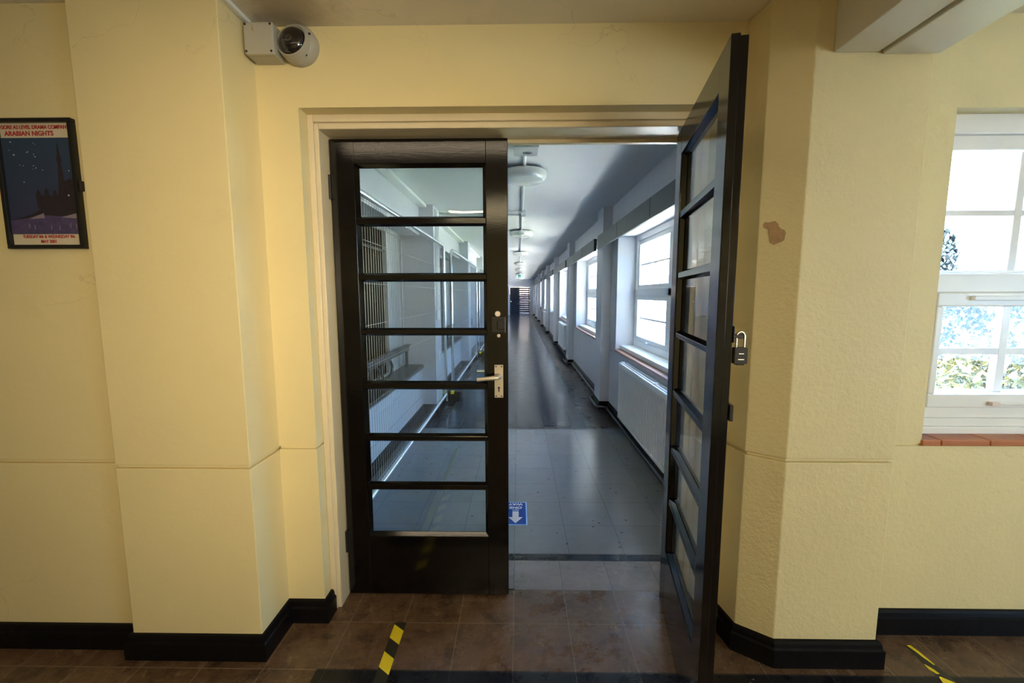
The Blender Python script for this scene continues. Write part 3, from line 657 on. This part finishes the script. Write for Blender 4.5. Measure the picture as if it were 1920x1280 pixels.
# left wall: low wall, openings with deep reveals, pilasters
mb = MB()
LP0 = 4.93; LPW = 0.38
mb.box(XLG-0.05, XLW, Y0, Y1, 0, 0.435); mb.box(XLG-0.04, XLW-0.005, Y0, Y1, 0.435, 0.441); mb.box(XLG-0.05, XLW, Y0, Y1, 0.441, 0.545); mb.box(XLG-0.05, XLW, Y0, Y1, 2.075, CZ)
for k in range(-1, NB):
    y = LP0+BAY*k; y0 = max(y, 2.09)
    mb.box(XLG-0.05, XLP, y0, y+LPW, 0, CZ)
mb.box(XLG-0.05, XLP, LP0+BAY*(NB-1)+LPW, Y1, 0, CZ)
wl = struct(mb.build('wall_left_corridor', WHITEW, bevel=0.004))
# store room beyond the left openings
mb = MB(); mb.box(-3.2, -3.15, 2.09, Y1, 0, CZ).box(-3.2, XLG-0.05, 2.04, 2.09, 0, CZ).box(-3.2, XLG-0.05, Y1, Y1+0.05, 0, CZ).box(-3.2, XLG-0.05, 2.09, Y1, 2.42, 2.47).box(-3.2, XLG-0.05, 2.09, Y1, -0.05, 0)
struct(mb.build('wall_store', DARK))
# far cross wall with an opening
DZ = 1.90; YE = 29.2
mb = MB(); mb.box(-1.41, -0.62, YE, YE+0.15, 0, CZ).box(0.78, 1.36, YE, YE+0.15, 0, CZ).box(-0.62, 0.78, YE, YE+0.15, DZ, CZ)
struct(mb.build('wall_far', WHITEW))
mb = MB(); mb.box(-1.7, -1.36, YE+0.15, 33, 0, CZ).box(1.25, 1.36, YE+0.15, 33, 0, CZ)
struct(mb.build('wall_lobby', WHITEW))
# skirtings
for k in range(NB):
    pass
def cor_path_right():
    pts = [(XW, 29.19)]
    for k in range(NB-1, -1, -1):
        y = P0+BAY*k; pts += [(XW, y+PWD), (XP, y+PWD), (XP, y), (XW, y)]
    pts += [(XW, 2.13)]; return [p for p in pts]
skirt('baseboard_back', cor_path_right()[::1][::-1][::-1], h=0.085, t=0.016)
pts = [(XLW, 2.50)]
for k in range(NB):
    y = LP0+BAY*k; pts += [(XLW, y), (XLP, y), (XLP, y+LPW), (XLW, y+LPW)]
pts = pts[:-1]+[(XLP, 29.19)]
skirt('baseboard_side', pts, h=0.085, t=0.016)

# corridor windows (right)
def cor_window(idx):
    a = WEND-WLEN+BAY*idx; 
    r = empty('window_%d' % (idx+2), (1.355, a+WLEN/2, 0.755), 'white two-light corridor window with glazing bars, %s bay from the double doors' % ['first', 'second', 'third', 'fourth', 'fifth', 'sixth', 'seventh', 'eighth'][idx], 'window', kind='structure')
    return r
wroot = cor_window(0)
def cb(m, x0, x1, y0, y1, z0, z1): m.box(x0, x1, y0, y1, z0-0.755, z1-0.755)
hl = WLEN/2; XI = -0.055
m = MB(); cb(m, XI, 0.02, -hl, hl, 0.83, 0.90); cb(m, XI, 0.02, -hl, hl, 1.975, 2.035); cb(m, XI, 0.02, -hl, -hl+0.06, 0.90, 1.975); cb(m, XI, 0.02, hl-0.06, hl, 0.90, 1.975)
cb(m, XI, 0.02, -0.04, 0.04, 0.90, 1.975); cb(m, XI, 0.02, -hl, hl, 1.385, 1.455); m.build('frame', PVC, wroot, bevel=0.004)
for s in (-1, 1):
    ya, yb = (0.04, hl-0.06) if s > 0 else (-hl+0.06, -0.04)
    m = MB()
    for z0, z1, q in ((1.455, 1.975, 0.0), (0.90, 1.385, -0.012)):
        cb(m, XI+0.015+q, 0.01, ya, yb, z0, z0+0.045); cb(m, XI+0.015+q, 0.01, ya, yb, z1-0.045, z1); cb(m, XI+0.015+q, 0.01, ya, ya+0.045, z0+0.045, z1-0.045); cb(m, XI+0.015+q, 0.01, yb-0.045, yb, z0+0.045, z1-0.045)
    m.build('sash', PVC, wroot, bevel=0.004)
    m = MB(); yc = (ya+yb)/2
    for z0, z1 in ((1.50, 1.93), (0.945, 1.34)):
        cb(m, -0.022, 0.002, ya+0.04, yb-0.04, (z0+z1)/2-0.009, (z0+z1)/2+0.009); cb(m, -0.0205, 0.0005, yc-0.009, yc+0.009, z0, z1)
    m.build('glazing_bar', PVC, wroot)
    m = MB(); cb(m, -0.012, -0.009, ya+0.03, yb-0.03, 1.49, 1.94); cb(m, -0.012, -0.009, ya+0.03, yb-0.03, 0.935, 1.35); m.build('pane', GLASS, wroot)
    m = MB(); cb(m, XI-0.03, XI+0.005, yc-0.012, yc+0.012, 0.905, 0.922); cb(m, XI-0.038, XI-0.026, yc-0.05, yc+0.012, 0.907, 0.920); m.build('handle', WPL, wroot, bevel=0.003)
m = MB(); cb(m, -0.205, 0.02, -hl, hl, 0.785, 0.83); m.build('sill_board', PVC, wroot, bevel=0.004)
m = MB(); cb(m, -0.268, -0.03, -hl, hl, 0.757, 0.783); m.build('clay_sill', CLAYD, wroot, bevel=0.004)
ORD = ['first', 'second', 'third', 'fourth', 'fifth', 'sixth', 'seventh', 'eighth', 'ninth']
for k in range(1, NB):
    c = copy_tree(wroot, (1.355, WEND-WLEN+BAY*k+WLEN/2, 0.755), 'white two-light corridor window with glazing bars, %s along the corridor from the double doors' % ORD[k]); c.name = 'window_%d' % (k+2)
wroot['label'] = 'white two-light corridor window with glazing bars, nearest the double doors above the big radiator'

# pelmet boxes
def pelmet(y0, y1):
    yc = (y0+y1)/2; r = empty('pelmet', (XP, yc, 1.95), '', 'pelmet', 'grey pelmets above the corridor windows')
    h = (y1-y0)/2
    m = MB(); m.box(-0.035, -0.020, -h, h, 0, 0.15); m.box(-0.040, -0.018, -h, h, -0.006, 0.012); r1 = m.build('fascia', PELM, r, bevel=0.001)
    m = MB(); m.box(-0.020, 0.106, -h+0.002, h-0.16, 0.13, 0.148); m.build('top_board', PELM, r)
    for q in (-h/3, h/3+0.02):
        m = MB(); m.box(-0.0365, -0.035, q-0.004, q+0.004, 0.0, 0.15); m.build('joint_strip', RUB, r)
    m = MB(); m.box(-0.034, -0.0005, -h-0.004, -h, 0.0, 0.148); m.build('end_cap', RUB, r)
    return r
pe = pelmet(2.16, 5.24); pe['label'] = 'grey pelmet box above the corridor window nearest the double doors'
for k in range(1, NB):
    copy_tree(pe, (XP, pe.location.y+BAY*k, 1.95), 'grey pelmet box above the %s corridor window from the double doors' % ORD[k])
# boards crossing pilaster faces: no geometry needed, pelmets stop there

# radiators
def radiator(yc, W=1.36):
    r = empty('radiator', (XW, yc, 0.0), '', 'radiator', 'white panel radiators under the corridor windows'); h = W/2
    m = MB(); n = int(W/0.0333)
    xs = -0.104
    for z0, z1 in ((0.175, 0.720),):
        prof = []
        for i in range(n):
            a = -h+W*i/n; st = W/n
            prof += [(xs+0.007, a), (xs+0.007, a+st*0.42), (xs, a+st*0.5), (xs, a+st*0.92)]
        prof.append((xs+0.007, h))
        bot = [m.bm.verts.new((x, y, z0+0.02)) for x, y in prof]; top = [m.bm.verts.new((x, y, z1-0.03)) for x, y in prof]
        for i in range(len(prof)-1): m.bm.faces.new((bot[i], bot[i+1], top[i+1], top[i]))
        m.box(xs+0.0075, xs+0.020, -h, h, z0, z1)
        m.box(xs-0.002, xs+0.020, -h, h, z0, z0+0.022); m.box(xs-0.002, xs+0.020, -h, h, z1-0.032, z1)
    m.build('front_panel', RADM, r)
    m = MB(); m.box(-0.035, -0.022, -h, h, 0.175, 0.715); m.build('rear_panel', RADM, r)
    for q in (-h, h-0.004): MB().box(xs+0.004, -0.024, q, q+0.004, 0.19, 0.722).build('side_panel', RADM, r)
    m = MB(); m.box(xs+0.002, xs+0.014, -h, h, 0.720, 0.727); m.box(-0.036, -0.022, -h, h, 0.720, 0.727)
    m.box(xs+0.034, xs+0.044, -h, h, 0.720, 0.727)
    for i in range(46):
        a = -h+0.01+(W-0.02)*i/45; m.box(xs+0.010, -0.026, a-0.002, a+0.002, 0.718, 0.724)
    m.build('top_grille', RADM, r)
    for q in (-0.25*W, h-0.03): MB().box(-0.09, -0.05, q-0.012, q+0.012, 0.724, 0.738).build('grille_clip', PVC, r, bevel=0.003)
    m = MB()
    m.tube([(-0.062, h, 0.20), (-0.062, h+0.04, 0.20), (-0.062, h+0.05, 0.19), (-0.062, h+0.05, 0.11)], 0.008, 10); m.lathe([(0, 0), (0.015, 0), (0.015, 0.05), (0, 0.05)], 12, Matrix.Translation((-0.062, h+0.05, 0.18)))
    m.build('valve', CHROME, r, smooth=True)
    return r
ra = radiator(3.49); ra['label'] = 'white ribbed panel radiator nearest the open door, under the first corridor window'
for k, t in ((2, 'in the third bay'), (4, 'in the fifth bay'), (6, 'in the seventh bay')):
    copy_tree(ra, (XW, 3.30+BAY*k, 0), 'white panel radiator under the corridor windows, %s from the double doors' % t)
# heating pipe along the right skirting
m = MB(); pts = []
yv = 2.2
path = [(1.055, 2.2)]
for k in range(NB):
    y = P0+BAY*k; path += [(1.055, y-0.09), (0.945, y-0.04), (0.945, y+PWD+0.04), (1.055, y+PWD+0.09)]
path += [(1.055, 29)]
m.tube([(a, b, 0.125 if 0 else 0.045) for a, b in path], 0.014, 10)
tag(m.build('heating_pipe', plain('dark_painted_pipe', (0.05, 0.05, 0.055), 0.3), smooth=True), 'dark painted heating pipe along the foot of the right corridor wall', 'pipe')

# ceiling lights
LX = 0.048
def lamp(y):
    r = empty('ceiling_light', (LX, y, CZ), '', 'ceiling light', 'round white ceiling lights along the corridor')
    MB().lathe([(0, -0.001), (0.110, -0.001), (0.115, -0.02), (0, -0.02)], 40).build('base_plate', GPL, r, smooth=True)
    MB().lathe([(0, -0.020), (0.186, -0.020), (0.190, -0.028), (0.188, -0.052), (0.178, -0.075), (0.160, -0.088), (0.153, -0.092), (0, -0.094)], 56).build('diffuser', plain('opal_diffuser', (0.80, 0.82, 0.78), 0.12, var=0.02, coat=0.5), r, smooth=True)
    return r
la = lamp(3.62); la['label'] = 'round white corridor ceiling light nearest the doors'
for k in range(1, NB):
    copy_tree(la, (LX, 3.62+BAY*k, CZ), 'round white corridor ceiling light, %s from the doors' % ORD[k])
# spine conduit
m = MB(); seg = [2.12]+[3.62+BAY*k for k in range(NB)]+[28.9]
for i, (a, b) in enumerate(zip(seg, seg[1:])):
    y0 = a+(0.115 if i > 0 else 0); y1 = b-(0.115 if i < NB else 0)
    m.tube([(LX-0.004, y0, CZ-0.016), (LX-0.004, y1, CZ-0.016)], 0.013, 10)
tag(m.build('ceiling_conduit', WPL, smooth=True), 'straight white conduit down the middle of the corridor ceiling linking the round lights', 'conduit')
# cross conduits
cg = empty('cross_conduit', (0, 5.42, CZ), 'pair of white conduits crossing the corridor ceiling before the second round light', 'conduit')
for yq in (5.30, 5.52):
    MB().tube([(-1.02, yq-5.42, -0.016), (LX-0.022, yq-5.42, -0.016)], 0.0135, 10).build('pipe', WPL, cg, smooth=True)
    MB().box(LX-0.024, LX+0.036, yq-0.03-5.42, yq+0.03-5.42, -0.040, -0.001).build('junction_box', WPL, cg, bevel=0.004)
# emergency light
el = empty('emergency_light', (0.052, 3.02, CZ), 'small square emergency light unit on the corridor ceiling in front of the first round light', 'emergency light')
MB().box(-0.085, 0.085, -0.095, 0.095, -0.050, -0.001).build('housing', plain('pale_grey_housing', (0.55, 0.57, 0.58), 0.4), el, bevel=0.004)
MB().lathe([(0, -0.050), (0.035, -0.050), (0.032, -0.055), (0, -0.057)], 24, Matrix.Translation((0.008, 0.02, 0)) @ Matrix.Scale(0.6, 4, (0, 1, 0))).build('lens', CHROME, el, smooth=True)
# exit sign
es = empty('exit_sign', (0.09, 21.0, 2.20), 'small white illuminated exit sign hanging far down the corridor', 'exit sign')
MB().box(-0.17, 0.17, -0.02, 0.02, 0, 0.18).build('sign_box', plain('lit_sign_white', (0.8, 0.9, 0.9), 0.4, emit=((0.75, 1.0, 1.0), 1.1)), es, bevel=0.004)
GRN = plain('exit_green', (0.0, 0.25, 0.14), 0.4)
MB().box(-0.145, 0.145, -0.022, -0.020, 0.03, 0.15).build('sign_panel', GRN, es)
m = MB(); m.extr([(-0.12, -0.024, 0.085), (-0.12, -0.024, 0.095), (-0.07, -0.024, 0.095), (-0.07, -0.024, 0.115), (-0.04, -0.024, 0.09), (-0.07, -0.024, 0.065), (-0.07, -0.024, 0.085)], (0, 0.002, 0)); m.box(0.06, 0.11, -0.024, -0.022, 0.04, 0.14)
m.lathe([(0, 0), (0.01, 0), (0.01, 0.002), (0, 0.002)], 12, Matrix.Translation((0.02, -0.022, 0.125)) @ Matrix.Rotation(pi/2, 4, 'X')); m.extr([(0.005, -0.024, 0.11), (0.03, -0.024, 0.115), (0.035, -0.024, 0.08), (0.05, -0.024, 0.045), (0.035, -0.024, 0.045), (0.02, -0.024, 0.07), (-0.01, -0.024, 0.045), (-0.015, -0.024, 0.055), (0.01, -0.024, 0.08)], (0, 0.002, 0))
m.build('running_person_symbol', plain('sign_symbol', (0.8, 0.9, 0.9), 0.4, emit=((0.8, 1, 1), 0.9)), es)
for q in (-0.1, 0.1): MB().tube([(q, 0, 0.18), (q, 0, 0.22)], 0.006, 8).build('hanger', WPL, es)

# left ceiling trunking and conduits on the pilaster
tag(MB().box(XLW+0.0, -1.050, 2.10, 29.0, 2.388, 2.4195).build('wall_trunking', WPL, bevel=0.002), 'long white trunking where the left corridor wall meets the ceiling', 'cable trunking')
pv = empty('vertical_conduit', (-0.975, 5.08, 0.5), 'pair of white conduits running down the first left pilaster to a switch box', 'conduit')
for yq in (-0.07, 0.02): MB().tube([(0.006, yq, 0.72), (0.006, yq, 1.88)], 0.009, 10).build('pipe', WPL, pv, smooth=True)
m = MB(); m.tube([(0.006, 0.09, 0.9), (0.006, 0.09, 1.55), (0.006, 0.12, 1.70), (0.006, 0.30, 1.88)], 0.009, 10)
m.build('pipe', WPL, pv, smooth=True)
MB().box(0.0, 0.020, -0.10, 0.06, 0.60, 0.72).build('switch_box', WPL, pv, bevel=0.004); MB().box(0.0, 0.02, -0.05, 0.02, 0.10, 0.22).build('socket_box', WPL, pv, bevel=0.004)

# left window infill and benches, one per opening
def left_window(k):
    ya = LP0+BAY*(k-1)+LPW; yb = LP0+BAY*k; L_ = yb-ya
    r = empty('window_%d' % (k+12), (XLG, ya, 0.545), 'dark framed opening above the bench in the left corridor wall', 'window', kind='structure')
    if ya < 2.3: pass
    m = MB()
    m.box(-0.02, 0.02, 0, 0.05, 0, 1.53).box(-0.02, 0.02, L_-0.05, L_, 0, 1.53).box(-0.02, 0.02, 0, L_, 1.49, 1.53).box(-0.02, 0.02, 0, L_, 0, 0.05)
    m.box(-0.02, 0.02, L_-0.60, L_-0.555, 0, 1.53)
    m.build('frame', GREYP, r, bevel=0.003)
    m = MB(); m.box(-0.004, 0.004, L_-0.555, L_-0.05, 0.05, 1.49); m.build('board_panel', GREYP, r)
    m = MB(); m.box(-0.012, 0.012, 0.05, L_-0.60, 1.285, 1.300); m.build('transom', WOOD, r)
    return r
for k in range(0, NB): left_window(k)
m = MB(); m.box(-2.4, -2.1, 2.2, 4.6, 1.54, 1.62).box(-2.4, -2.1, 2.2, 4.6, 1.45, 1.48); m.box(-2.42, -2.38, 2.2, 4.6, 0, 1.9)
tag(m.build('store_shelf', plain('grey_shelf', (0.10, 0.10, 0.10), 0.5)), 'dim grey shelving seen through the nearest dark opening on the left', 'shelf')
def bench(k, cut=0.0):
    ya = max(LP0+BAY*(k-1)+LPW, 2.20) if k == 0 else LP0+BAY*(k-1)+LPW; yb = LP0+BAY*k
    L_ = yb-ya
    r = empty('bench', (XLW, yb, 0.545), '', 'bench', 'dark timber benches in the left openings')
    m = MB(); m.box(-0.215, 0.028, -L_+0.01, -0.005, 0.0, 0.014); m.prism([(-0.19, -L_+0.01), (0.034, -L_+0.01), (0.034, -0.075), (0.012, -0.05), (-0.19, -0.05)], 0.016, 0.046); m.build('seat_board', WOOD, r, bevel=0.004)
    m = MB(); m.box(-0.135, -0.105, -L_+0.05, -0.16, 0.225, 0.292); m.box(-0.140, -0.085, -L_+0.05, -0.155, 0.286, 0.300); m.build('back_rail', WOOD, r, bevel=0.010, seg=3)
    for q in (-0.20, -L_*0.5, -L_+0.15):
        m = MB(); m.box(-0.135, -0.108, q-0.05, q, 0.046, 0.23); m.build('post', WOOD, r, bevel=0.003)
    m = MB()
    for q in (-0.95, -1.35):
        m.tube([(-0.12+0.0*c, q+0.16*cos(t), 0.14+0.09*sin(t)) for c, t in [(0, 2*pi*i/16) for i in range(16)]], 0.014, 8, closed=True)
    m.build('back_hoop', WOOD, r, smooth=True)
    return r
be = bench(0); be['label'] = 'dark timber bench with back rail behind the nearest fence panel, in the first left opening'
for k in range(1, NB-1):
    copy_tree(be, (XLW, LP0+BAY*k, 0.545), 'dark timber bench with back rail in the %s opening of the left wall' % ORD[k])

# mesh fence panels
XF = -0.938
def fence():
    r = empty('mesh_fence', (XF, 0, 0.0), '', 'fence panel', 'temporary mesh fence panels along the left of the corridor')
    L_ = 3.46; zb = 0.115; zt = 2.005; rr = 0.019
    c = 0.10
    m = MB(); arc = [(0, c-c*cos(a), zt-c+c*sin(a)) for a in [pi/2*i/6 for i in range(7)]]
    arc2 = [(0, L_-c+c*sin(a), zt-c+c*cos(a)) for a in [pi/2*i/6 for i in range(7)]]
    m.tube([(0, 0, 0.03)]+[(0, 0, 1.0)]+arc+[(0, L_/2, zt)]+arc2+[(0, L_, 1.0), (0, L_, 0.03)], rr, 12)
    m.tube([(0, 0, zb), (0, L_, zb)], rr, 12); m.build('tube_frame', CHROME, r, smooth=True)
    m = MB()
    n = 75
    for i in range(n):
        y = 0.04+(L_-0.08)*i/(n-1); m.tube([(0, y, zb), (0, y, zt-0.01)], 0.0014, 5)
    for z in (0.17, 0.43, 0.69, 0.95, 1.21, 1.47, 1.73, 1.97): m.tube([(0.003, 0, z), (0.003, L_, z)], 0.0017, 5)
    m.build('mesh_infill', WIREM, r)
    return r
fe = fence(); fe.location = (XF, 1.0+0.95-0.02+0.0, 0); fe['label'] = 'nearest galvanised mesh fence panel, behind the panes of the closed door leaf'
fe.location.y = 5.36-3.46
# panels do not reach past the wall behind the door: keep the first clear of it
fe.location.y = max(fe.location.y, 2.14) if False else fe.location.y
FY = [None, 5.80, 9.62, 13.4]
for k, t in ((1, 'second'), (2, 'third'), (3, 'fourth')):
    copy_tree(fe, (XF+0.02*k, FY[k], 0), 'galvanised mesh fence panel, %s in the row going down the corridor' % t)
def foot():
    r = empty('rubber_block', (0, 0, 0), '', 'fence foot', 'black rubber fence feet')
    m = MB(); m.prism([(-0.15, -0.11), (0.15, -0.11), (0.17, -0.08), (0.17, 0.08), (0.15, 0.11), (-0.15, 0.11), (-0.17, 0.08), (-0.17, -0.08)], 0, 0.13); m.build('block', RUB, r, bevel=0.012)
    for a_, b_ in ((-0.075, -0.03), (0.03, 0.075)): MB().box(a_, b_, -0.1125, -0.108, 0.095, 0.115).box(a_, b_, -0.112, -0.06, 0.112, 0.132).build('reflector', YEL, r)
    return r
ff = foot(); ff.location = (XF+0.01, 5.58, 0); ff['label'] = 'black rubber fence foot with yellow reflectors, where the first two fence panels meet'
copy_tree(ff, (XF+0.03, 9.45, 0), 'black rubber fence foot where the second and third fence panels meet')
copy_tree(ff, (XF+0.05, 13.25, 0), 'black rubber fence foot where the third and fourth fence panels meet')

# sign on the floor
fs = empty('floor_sign', (-0.020, 2.586, 0), 'blue one way floor sign with white arrow on grey tiles beyond the doors', 'floor sign')
MB().box(-0.073, 0.073, -0.140, 0.145, 0.0003, 0.0010).build('sign_border', plain('pale_blue_vinyl', (0.25, 0.45, 0.8), 0.4), fs)
MB().box(-0.066, 0.066, -0.133, 0.138, 0.0010, 0.0014).build('sign_face', BLUE, fs)
m = MB(); m.prism([(-0.020, 0.020), (-0.020, -0.050), (-0.045, -0.050), (0, -0.120), (0.045, -0.050), (0.020, -0.050), (0.020, 0.020)], 0.0014, 0.0018); m.build('arrow', PINKW, fs)
m = MB(); m.prism([(-0.021, 0.050), (-0.021, 0.024), (0.021, 0.024), (0.021, 0.050)], 0.0014, 0.0018); m.build('arrow_tail', plain('greyed_blue_print', (0.25, 0.28, 0.42), 0.5), fs)
Rz = Matrix.Rotation(pi, 4, 'Z')
text_mesh('sign_text', 'ONE', 0.040, PINKW, fs, Matrix.Translation((0, 0.083, 0.0016)) @ Rz, bold=0.0014)
text_mesh('sign_text', 'WAY', 0.040, PINKW, fs, Matrix.Translation((0, 0.128, 0.0016)) @ Rz, bold=0.0014)
tag(MB().box(-0.585, -0.545, 2.20, 3.75, 0.0003, 0.0008).build('floor_line', YFADE), 'worn yellowish line of old tape on the grey tiles behind the closed door leaf', 'floor line')
tag(MB().box(-0.02, 0.16, 4.16, 4.27, 0.0003, 0.0008).build('floor_plate', plain('dark_patch', (0.07, 0.08, 0.09), 0.4)), 'dark rectangular patch on the grey tiles by the lino joint', 'floor patch')
tag(MB().box(-0.80, 0.78, 4.312, 4.326, 0.0003, 0.003).build('floor_joint_strip', plain('joint_strip_metal', (0.05, 0.05, 0.05), 0.3, 0.5)), 'thin dark joint strip across the corridor where grey tiles meet polished lino', 'joint strip')

# far doors and slatted screen
fd = empty('door_3', (0.0, YE+0.05, 0), 'closed dark leaf of the far double doors at the end of the corridor', 'door', kind='structure')
MB().box(-0.60, 0.06, -0.02, 0.025, 0.005, DZ-0.02).build('leaf', plain('dark_blue_door', (0.012, 0.014, 0.03), 0.4), fd, bevel=0.003)
MB().lathe([(0, 0), (0.035, 0), (0.03, 0.03), (0, 0.035)], 16, Matrix.Translation((-0.53, -0.02, 0.93)) @ Matrix.Rotation(pi/2, 4, 'X')).build('knob', plain('glowing_roundel', (0.9, 0.9, 0.9), 0.3, emit=((1, 1, 1), 0.8)), fd, smooth=True)  # knob's brightness is put in as emission; it is no lamp
f2 = empty('door_4', (0.76, YE+0.12, 0), 'open leaf of the far double doors, folded back against the lobby wall', 'door', kind='structure')
MB().box(0, 0.045, 0.05, 0.70, 0.005, DZ-0.02).build('leaf', plain('dark_door_paint', (0.014, 0.014, 0.02), 0.4), f2, bevel=0.003)
ls = empty('slatted_screen', (0.45, 31.6, 0), 'dark horizontal slatted screen glowing with daylight beyond the far doors', 'screen')
for i in range(14):
    z = 0.10+i*0.155; MB().box(-0.75, 0.75, -0.02, 0.02, z, z+0.092).build('slat', plain('dark_brown_slat', (0.05, 0.02, 0.015), 0.5) if i == 0 else bpy.data.materials['dark_brown_slat'], ls)
for x in (-0.72, 0.30, 0.72): MB().box(x-0.03, x+0.03, 0.02, 0.06, 0, 2.3).build('upright', bpy.data.materials['dark_brown_slat'], ls)

# ================================================================== OUTSIDE
gz = -0.25
tag(MB().box(XO, 60, 1.9, 60, gz-0.1, gz).build('courtyard_paving', PAVE), 'pale concrete paving of the courtyard outside the windows', 'paving')
lw = MB().box(3.0, 14, 3.9, 8.5, gz, gz+0.03).build('lawn', LAWN); tag(lw, 'lawn and planting bed outside the hall window', 'lawn', kind='stuff')
tag(MB().box(-1.7, 1.36, 33.05, 34.55, gz-0.1, gz).build('yard_paving', plain('dark_asphalt', (0.03, 0.03, 0.032), 0.9)), 'dark paving beyond the far end of the corridor', 'paving', kind='stuff')
# roof edges of the building (keeps sky light out of the rooms)
struct(MB().box(-4.8, 1.60, 1.95, 33, 2.63, 2.78).build('trim_4', ROOFM)); struct(MB().box(-4.8, 5.7, -2.8, 1.95, 2.54, 2.7).build('trim_5', ROOFM))
tag(MB().box(-6, 1.42, 34.6, 34.8, gz, 3.2).build('sky_block_wall', plain('dark_sky_block', (0.09, 0.08, 0.076), 0.9)), 'dark wall added behind the slatted screen to block the bright sky', 'wall')  # added wall, keeps the view between the slats from burning out
# shrub
def shrub(name, cx, cy, z0, rx, ry, h, n, mat, label, leaf=0.05, grp=None, stems=8):
    r = empty(name, (cx, cy, z0), label, 'shrub' if 'shrub' in name else 'tree', grp)
    m = MB()
    for i in range(n):
        u = random.random()**0.4; a = random.uniform(0, 2*pi); zt = random.random()
        prof = sin(pi*min(1, 0.15+0.85*zt))**0.6
        bump_ = 1+0.25*sin(a*3+zt*5)
        p = Vector((cos(a)*rx*u*prof*bump_, sin(a)*ry*u*prof*bump_, h*(0.08+0.92*zt)))
        q = Matrix.Rotation(random.uniform(0, 6.28), 3, 'Z') @ Matrix.Rotation(random.uniform(-1.2, 1.2), 3, 'X')
        s = leaf*random.uniform(0.6, 1.3)
        vs = [m.bm.verts.new(p+q @ Vector(c)) for c in ((-s*.28, 0, 0), (0, -s*0.6, 0.1*s), (s*.28, 0, 0), (0, s*0.7, -0.1*s))]
        m.bm.faces.new(vs)
    m.build('foliage', mat, r)
    m = MB()
    for i in range(stems):
        a = 2*pi*i/stems; m.tube([(0.02*cos(a), 0.02*sin(a), 0), (rx*.3*cos(a), ry*.3*sin(a), h*.5), (rx*.6*cos(a+.3), ry*.6*sin(a+.3), h*.85)], [0.02, 0.013, 0.005], 6)
    m.build('stems', BARK, r)
    return r
shrub('shrub', 4.0, 3.20, gz+0.03, 1.0, 0.62, 1.47, 5200, LEAFY, 'yellow-leaved garden shrub close outside the hall window', 0.085)
shrub('hedge_shrub', 5.6, 5.4, gz+0.055, 2.4, 0.8, 1.55, 6500, LEAFG, 'blue-green hedge shrub behind the yellow shrub outside the hall window', 0.10)
shrub('conifer_tree', 13.2, 14.5, gz+0.04, 0.95, 0.95, 4.3, 5000, LEAFG, 'feathery conifer tree at the left edge of the hall window view', 0.22)
ob = empty('outbuilding', (24, 22, gz), 'low slate-roofed building beyond the garden, seen through the hall window', 'building')
MB().box(-8, 8, -1.5, 1.5, 0, 1.6).build('wall', BRICK, ob); m = MB(); m.extr([(-8.3, -1.9, 1.55), (-8.3, 1.9, 1.55), (-8.3, 0, 2.7)], (16.6, 0, 0)); m.build('roof', ROOFM, ob)
# brick wing seen through the corridor windows
def brickmat():
    m, n, b = newmat('red_brick_wall'); p = coords(n); 
    s = N(n, 'ShaderNodeSeparateXYZ'); L(n, p, s.inputs[0]); cb_ = N(n, 'ShaderNodeCombineXYZ'); L(n, mth(n, 'ADD', s.outputs[0], s.outputs[1]), cb_.inputs[0]); L(n, s.outputs[2], cb_.inputs[1])
    t = N(n, 'ShaderNodeTexBrick'); L(n, cb_.outputs[0], t.inputs['Vector']); t.inputs['Scale'].default_value = 1.0
    t.inputs['Brick Width'].default_value = 0.225; t.inputs['Row Height'].default_value = 0.075; t.inputs['Mortar Size'].default_value = 0.008
    t.inputs['Color1'].default_value = (0.42, 0.24, 0.17, 1); t.inputs['Color2'].default_value = (0.52, 0.33, 0.24, 1); t.inputs['Mortar'].default_value = (0.5, 0.46, 0.4, 1)
    L(n, t.outputs['Color'], b.inputs['Base Color']); b.inputs['Roughness'].default_value = 0.85; return m
bw = empty('brick_wing', (5.2, 16.0, gz), 'brick wing of the building seen through the corridor windows', 'building')
MB().box(-0.75, 3.5, 0, 6, 0, 3.4).build('wall', brickmat(), bw)
m = MB(); m.box(0.0, 0.9, -0.03, 0.05, 1.3, 2.4); m.build('window_pane', plain('reflecting_blue_glass', (0.12, 0.2, 0.3), 0.1), bw)
m = MB(); m.box(-0.05, 0.95, -0.05, -0.031, 1.25, 1.32).box(-0.05, 0.95, -0.05, -0.031, 2.36, 2.43).box(-0.05, 0.0, -0.05, -0.031, 1.32, 2.36).box(0.9, 0.95, -0.05, -0.031, 1.32, 2.36); m.build('window_frame', PVC, bw)
